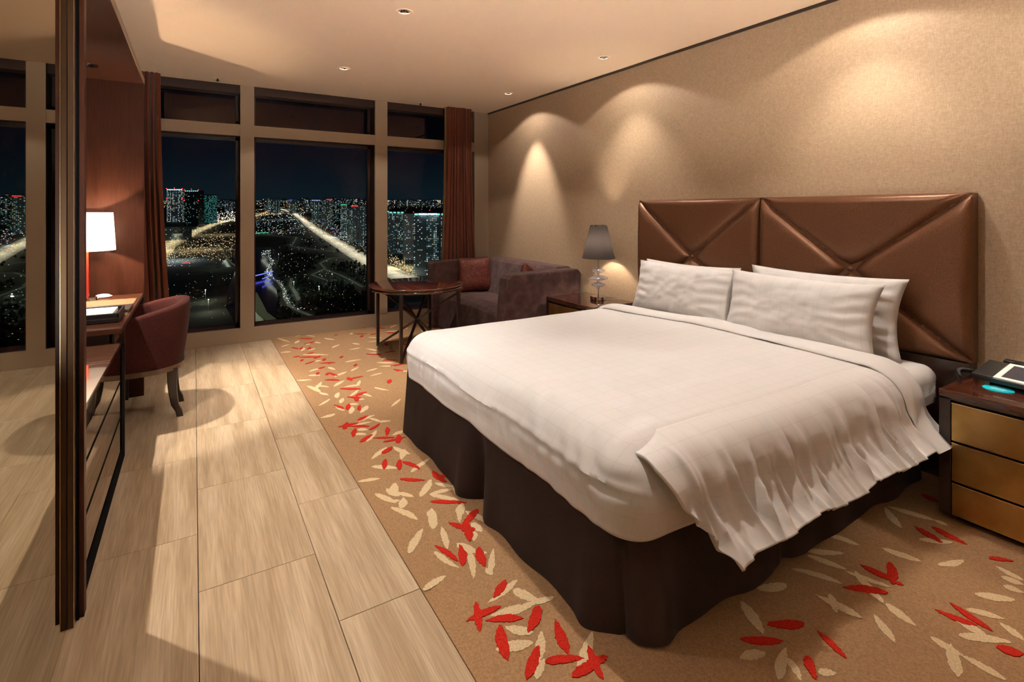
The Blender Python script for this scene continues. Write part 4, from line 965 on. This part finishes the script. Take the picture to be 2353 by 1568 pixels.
# emissive palettes
E_ = {k: emitter('lamp_' + k, c, s) for k, c, s in (('white', (.85, 1, .92), 1.6), ('warm', (1, .68, .34), 1.9), ('amber', (1, .55, .2), 1.2), ('red', (1, .03, .03), 2.2), ('teal', (.3, 1, .85), .8), ('blue', (.12, .14, 1), 2.0), ('green', (.1, .9, .5), .8), ('violet', (.4, .35, 1), 1.2))}
WIN = [emitter('lit_window_' + k, c, s) for k, c, s in (('cool', (.55, .95, .88), .40), ('dim', (.35, .6, .6), .14), ('warm', (1, .78, .45), .45), ('bright', (.85, 1, .95), .9))]
M_fac = mat('night_facade', (.22, .27, .29), .7); M_fac2 = mat('pale_facade', (.42, .45, .52), .7); M_facd = mat('dark_glass_facade', (.02, .045, .05), .25)
rc = random.Random(5)
OCT = [(1, 0, 0), (-1, 0, 0), (0, 1, 0), (0, -1, 0), (0, 0, 1), (0, 0, -1)]
OF = [(0, 2, 4), (2, 1, 4), (1, 3, 4), (3, 0, 4), (2, 0, 5), (1, 2, 5), (3, 1, 5), (0, 3, 5)]
def blob(mb, p, r, mi=0): mb.add([tuple(p + Vector(o) * r) for o in OCT], OF, mi)
def building(px0, px1, pyt, pyb, label, group=None, fac=None, dens=.35, pal=(.5, .3, .12, .08), roof=None, thick=18, yaw=0, floor_h=2.9, colw=2.7, red=False, stripe=0, name='apartment_tower', tint=None, crown=None):
    d = depth(pyb); r0 = (px0 - CX) / F_PX * d; r1 = (px1 - CX) / F_PX * d; w = r1 - r0; h = (pyb - pyt) / F_PX * d
    c = cw((r0 + r1) / 2, d + thick / 2, gz(d) - 1)
    R = Matrix.Rotation(-TH + yaw, 3, 'Z'); t = thing(name, tuple(c), label, 'building', group)
    ax = R @ Vector((1, 0, 0)); ay = R @ Vector((0, 1, 0))
    def L(x, y, z): return c + ax * x + ay * y + Vector((0, 0, z))
    wb = MB(); steps = [(-.5, -.1, 1.0), (-.1, .18, .97), (.18, .5, 1.0)] if w > 22 else [(-.5, .5, 1)]
    for i, (a, b_, k) in enumerate(steps):
        off = 2.0 if i == 1 else 0
        q = [L(a * w, -thick / 2 + off, 0), L(b_ * w, -thick / 2 + off, 0), L(b_ * w, thick / 2, 0), L(a * w, thick / 2, 0)]
        vs = q + [p + Vector((0, 0, h * k)) for p in q]; wb.add(vs, [(0, 1, 5, 4), (1, 2, 6, 5), (2, 3, 7, 6), (3, 0, 4, 7), (4, 5, 6, 7)])
    obj('walls', wb, fac or M_fac, t)
    wm = MB(); fh = max(floor_h, floor_h * d / 1300); cwd = max(colw, colw * d / 1300)
    nf = int(h / fh); nc_ = max(1, int(w / cwd)); cold = [dens * rc.choice((.1, .5, 1, 1, 1.8)) for _ in range(nc_)]
    for face in (0, 1, 2):
        span = w if face == 0 else thick; ncf = nc_ if face == 0 else max(1, int(thick / cwd))
        for i in range(1, nf):
            rowk = 1 if not stripe or rc.random() > stripe else 3
            for j in range(ncf):
                if rc.random() > (cold[j] if face == 0 else dens * .8) * rowk: continue
                mi = rc.choices((0, 1, 2, 3), pal)[0]; xx = -span / 2 + (j + .5) * span / ncf; hw = span / ncf * .28; z0 = i * fh; z1 = z0 + fh * .45
                if face == 0: q = [L(xx - hw, -thick / 2 - .15, z0), L(xx + hw, -thick / 2 - .15, z0), L(xx + hw, -thick / 2 - .15, z1), L(xx - hw, -thick / 2 - .15, z1)]
                elif face == 1: q = [L(-w / 2 - .15, -xx + hw, z0), L(-w / 2 - .15, -xx - hw, z0), L(-w / 2 - .15, -xx - hw, z1), L(-w / 2 - .15, -xx + hw, z1)]
                else: q = [L(w / 2 + .15, xx - hw, z0), L(w / 2 + .15, xx + hw, z0), L(w / 2 + .15, xx + hw, z1), L(w / 2 + .15, xx - hw, z1)]
                wm.add(q, [(0, 1, 2, 3)], mi)
    if wm.v: obj('lit_windows', wm, tint or WIN, t, kind='stuff', label='lit windows') 
    if crown:
        cm = MB(); k = max(4, int(w / 8))
        for i in range(k):
            xx = -w / 2 + (i + .5) * w / k
            q0 = L(xx, -thick / 2 - .3, h * .97); cm.box((-w / k * .32, -.4, 0), (w / k * .32, .2, h * .012 + 1.6), M=Matrix.Translation(q0) @ R.to_4x4())
        obj('roof_lights', cm, E_[crown], t, label='lit roof edge', kind='stuff')
    if red:
        rm = MB(); rs = 1.7 * d / 1185
        for xx, zz in ((-w / 2, h + 2), (w / 2, h + 2), (0, h + 5), (-w / 2, h * .72), (w / 2, h * .72)): blob(rm, L(xx, -thick / 2 - 1, zz), rs * .8)
        obj('warning_lights', rm, E_['red'], t, label='red aircraft warning lights', kind='stuff')
    return t
B = building
B(383, 419, 434, 512, 'tall pale twin-column tower with red lamps, leftmost in the left window', dens=.6, fac=M_fac2, red=True, crown='white', pal=(.35, .15, .25, .25), thick=40)
B(424, 456, 437, 520, 'dark glass tower with a thin lit crown, second from the left', dens=.10, fac=M_facd, red=True, crown='teal', thick=40, name='office_tower')
B(457, 488, 447, 514, 'teal-lit office tower, third from the left', dens=.85, fac=M_facd, tint=[emitter('teal_window_' + str(i), c, s) for i, (c, s) in enumerate((((.15, .8, .68), .30), ((.1, .5, .45), .15), ((.4, 1, .85), .5), ((.3, .9, .9), .35)))], stripe=.3, thick=40, name='office_tower')
B(352, 411, 521, 552, 'low dark block with a lit stair sign at the left window edge', dens=.12, fac=M_fac, thick=60, crown=None, name='low_block')
for i, (a, b_, t_, bb, lb) in enumerate(((491, 502, 461, 474, 'small far tower group'), (516, 527, 462, 486, 'pale far tower over the white interchange'), (529, 540, 462, 480, 'far slim twin tower at the pillar'), (502, 512, 466, 478, 'small dim far block between towers'))):
    B(a, b_, t_, bb, lb + ' in the left window', dens=.6, fac=M_fac2, thick=60)
mid = [(606, 617, 455, 487, .5, None, 'grey tower'), (617, 639, 457, 490, .6, None, 'broad glassy tower with a red crown'), (664, 673, 459, 492, .7, 'blue', 'slim blue-crowned tower'), (674, 681, 462, 491, .5, None, 'slim dark tower'),
       (716, 736, 459, 512, .55, 'violet', 'violet-crowned tower beside the avenue'), (739, 752, 459, 520, .5, None, 'tall dim tower beside the avenue'), (751, 764, 457, 525, .5, 'red', 'red-crowned tower by the avenue'),
       (766, 777, 462, 510, .6, None, 'pale slab behind the red-crowned tower'), (783, 799, 469, 540, .55, 'green', 'green-crowned tower'), (799, 812, 478, 556, .45, None, 'dark tower next to the green crown'),
       (808, 824, 471, 560, .5, 'red', 'broad red-crowned tower'), (822, 834, 472, 566, .55, None, 'tall speckled tower right of the red crown'), (834, 850, 470, 545, .4, None, 'tower at the right edge of the middle window'), (700, 712, 466, 490, .5, None, 'far low tower at the bend')]
for a, b_, t_, bb, dn, cr_, lb in mid:
    B(a, b_, t_, bb, lb + ' in the middle window', dens=dn * .75, crown=cr_, thick=26, yaw=rc.uniform(-.25, .25), red=False)
B(893, 927, 486, 585, 'apartment slab with teal roof, leftmost in the right window', dens=.42, crown='teal', thick=16, yaw=.15)
B(926, 951, 490, 598, 'pale narrow apartment slab in the middle of the right window', dens=.30, fac=M_fac2, thick=16, pal=(.4, .4, .1, .1))
B(950, 1024, 489, 634, 'huge dark apartment slab with white roof strip, right of the right window', dens=.42, crown='teal', thick=18, red=True, yaw=.05)
B(870, 895, 484, 575, 'apartment slab half hidden behind the window pillar', dens=.4, crown='green', thick=16)
B(905, 960, 704, 742, 'low pale lit building directly below the right window', dens=.05, fac=M_fac2, thick=30, floor_h=4, name='low_block')
st_ = MB(); d_ = depth(634)
for a, b_ in ((963, 981), (984, 1004)):
    p = cw((a - CX) / F_PX * d_, d_ - 2, gz(d_) + (634 - 492) / F_PX * d_); q = cw((b_ - CX) / F_PX * d_, d_ - 2, p.z); st_.bar(p, q, 1.6)
obj('roof_light_strip', st_, emitter('white_strip', (.7, .85, 1), 5), label='two white light strips along the roof of the huge dark slab', cat='light')
# distant skyline
for _ in range(110):
    pr = rc.random()
    if pr < .2: px = rc.uniform(490, 548); top = rc.uniform(457, 463)
    elif pr < .65: px = rc.uniform(586, 860); top = rc.uniform(453, 460)
    else: px = rc.uniform(888, 1030); top = rc.uniform(457, 464)
    pb = top + rc.uniform(6, 16); pb = max(pb, 467)
    wn = 'left' if px < 560 else 'middle' if px < 870 else 'right'
    B(px, px + rc.uniform(3, 8), top, pb, 'tiny distant tower on the skyline seen through the %s window' % wn, group='tiny towers on the skyline, %s window' % wn, dens=.5, thick=80, pal=(.35, .2, .25, .2))
# scattered lamps: one object per kind
def lamps(n_, region, kinds, label, size=.55, lift=3.0, name='city_lamps', jitter=None):
    mb = MB(); keys = list(kinds); 
    for _ in range(n_):
        px, py = region(rc)
        if py < 460: continue
        d = depth(py); r = size * d / 1185 * rc.uniform(.5, 1.3)
        blob(mb, cpx(px, py, lift), r, rc.choices(range(len(keys)), [kinds[k] for k in keys])[0])
    return obj(name, mb, [E_[k] for k in keys], kind='stuff', label=label, cat='lights')
def tri(a, b_): return lambda r_: (lambda q, k: (q[0], q[1]))((r_.uniform(*a), r_.uniform(*b_)), 0)
def horizon_r(r_):
    px = r_.choice((r_.uniform(372, 548), r_.uniform(586, 860), r_.uniform(888, 1025), r_.uniform(888, 1025))); return px, 460.5 + abs(r_.gauss(0, 7))
lamps(2600, horizon_r, {'white': 4, 'warm': 3, 'amber': 2, 'red': .6, 'teal': 1}, 'countless tiny lights spread along the horizon', size=.42)
def fest(r_):
    t_ = r_.random(); px = r_.uniform(372, 545); y0 = 585 - (px - 372) * .22; y1 = 618 - (px - 372) * .16
    return px, max(min(r_.gauss((y0 + y1) / 2 - 10, 17), 615), 520)
lamps(750, fest, {'warm': 5, 'amber': 3, 'white': 1}, 'warm festival lights strung over the ground beyond the left window', size=.55)
def along(pts, spread):
    def f(r_):
        i = r_.randrange(len(pts) - 1); q = r_.random(); a, b_ = pts[i], pts[i + 1]
        return a[0] + (b_[0] - a[0]) * q + r_.gauss(0, spread), a[1] + (b_[1] - a[1]) * q + r_.gauss(0, spread * .4)
    return f
lamps(420, along(road[1:], 5), {'warm': 4, 'amber': 3, 'white': 3, 'red': .7}, 'street lamps and tail lights along the diagonal avenue', size=.6)
lamps(500, along(LR, 9), {'warm': 4, 'amber': 3, 'white': 3, 'red': .4}, 'street lamps along the wide amber avenue', size=.6)
lamps(120, along(bank, 3), {'white': 1}, 'white lamps along the river bank', size=.7)
lamps(330, lambda r_: (r_.uniform(640, 860), r_.uniform(500, 720)), {'white': 6, 'warm': 2}, 'sparse white lamps scattered through the dark park', size=.45)
lamps(350, lambda r_: (r_.uniform(586, 700), r_.uniform(480, 540)), {'white': 4, 'warm': 2, 'teal': 2, 'violet': 1}, 'lights of the low district beyond the park', size=.55)
lamps(300, lambda r_: (lambda q: (740 + q * 110 + r_.gauss(0, 8), 515 + q * 52 + r_.gauss(0, 7)))(r_.random()), {'white': 3, 'teal': 2, 'warm': 2, 'violet': 2, 'red': .5}, 'shop lights at the foot of the tower row', size=.6)
lamps(260, lambda r_: (lambda q: (895 + q * 60 + r_.gauss(0, 6), 595 + q * 38 + r_.gauss(0, 6)))(r_.random()), {'warm': 5, 'amber': 3, 'white': 1}, 'amber lamps in trees below the apartment slabs', size=.7)
lamps(60, lambda r_: (r_.uniform(380, 548), r_.uniform(630, 740)), {'white': 3, 'warm': 1}, 'few lamps on the dark field below the left window', size=.45)
lamps(160, lambda r_: (r_.uniform(488, 548), r_.uniform(486, 512)), {'white': 4, 'warm': 3, 'violet': 1}, 'bright interchange lights beside the teal tower', size=.9)
# bridges
def strip(pts, k, w, label, cat, lift=6):
    P = [cpx(*p, lift) for p in pts]; mb = MB()
    for a, b_ in zip(P[:-1], P[1:]): mb.bar(a, b_, w, w * .6)
    return obj('footbridge', mb, E_[k], label=label, cat=cat)
strip([(575, 646), (600, 640), (627, 632.5)], 'blue', 1.6, 'blue-lit footbridge over the river, upper line', 'bridge')
strip([(603, 651), (626, 640)], 'blue', 1.0, 'shorter blue-lit railing below the footbridge', 'bridge')
strip([(578, 542), (598, 539.5), (617, 539)], 'green', 2.2, 'green-lit arched bridge behind the first pillar', 'bridge')
strip([(418, 613), (436, 612)], 'red', 1.4, 'red neon strip at the edge of the festival ground', 'lights')
# flood-lit patches
for i, (px, py, lb) in enumerate(((472, 693, 'upper floodlight mast on the dark field'), (479, 718, 'lower floodlight mast on the dark field'), (506, 614, 'floodlight mast over the green court'), (640, 600, 'lamp post in the park grove, upper'), (763, 652, 'lamp post in the bright clearing on the right'), (675, 672, 'lamp post in the middle of the grove'), (733, 684, 'lamp post under the tall trees'))):
    p = cpx(px, py); t = thing('floodlight_mast', tuple(p), lb, 'lamp post')
    obj('mast', MB().tube([p, p + Vector((0, 0, 13))], .25, 6), M_fac, t); mb = MB(); blob(mb, p + Vector((0, 0, 13.5)), .8); obj('lamp_head', mb, E_['white'], t)
    light('flood', 'POINT', (0, 0, 11), (9000, 9000, 9000, 3500, 6000, 4000, 4500)[i], ((1, .95, .7), (1, .95, .7), (.7, 1, .6), (.9, 1, .85), (.8, 1, .8), (.7, .95, .9), (1, 1, .7))[i], parent=t, shadow_soft_size=.6)
for px, py, e_, c_, w_, lb_ in ((440, 575, 60000, (1, .72, .38), 120, 'added fill-light mast in the middle of the warm festival lamps'), (500, 540, 60000, (1, .75, .42), 150, 'added fill-light mast at the far right of the festival lamps'), (400, 600, 50000, (.8, .9, 1), 80, 'added fill-light mast over the pale car park at the left curtain'), (640, 505, 60000, (.8, .95, 1), 250, 'added fill-light mast in the low district left of the avenue'), (800, 545, 60000, (.8, .9, 1), 90, 'added fill-light mast at the foot of the red-crowned tower row'), (930, 615, 40000, (1, .8, .45), 60, 'added fill-light mast among amber-lit trees in the right window'), (520, 500, 120000, (1, .85, .6), 200, 'added fill-light mast by the bright interchange behind the festival ground')):
    p = cpx(px, py, 18); t = thing('district_fill_mast', tuple(cpx(px, py)), lb_, 'lamp post')  # added mast with a wide area light, raises the glow on the ground
    obj('mast', MB().tube([cpx(px, py), p + Vector((0, 0, 2))], .3, 6), M_fac, t); light('district_fill', 'AREA', (0, 0, 18), e_, c_, (0, 0, 0), t, shape='DISK', size=w_)
# dark tree canopies in the park
tm = MB(); base = [Vector(o).normalized() for o in OCT]
PATHPTS = []
for pp in PATHS:
    for a, b_ in zip(pp[:-1], pp[1:]):
        k_ = max(1, int(math.hypot(b_[0] - a[0], b_[1] - a[1]) / 4))
        PATHPTS += [(a[0] + (b_[0] - a[0]) * i / k_, a[1] + (b_[1] - a[1]) * i / k_) for i in range(k_ + 1)]
for _ in range(1100):
    px = rc.uniform(640, 860); py = rc.uniform(545, 735)
    if any(abs(px - a) < 9 and -3 < (a1 - py) * -1 + 0 < 12 or math.hypot(px - a, py - a1) < 6 for a, a1 in PATHPTS): continue
    p = cpx(px, py, 2); r = rc.uniform(1.8, 3.4)
    tm.add([tuple(p + Vector((o[0] * r, o[1] * r, o[2] * r * 1.3))) for o in OCT], OF)
obj('park_trees', tm, mat('night_foliage', (.008, .014, .005), .9), kind='stuff', label='dark mass of trees filling the park', cat='trees')
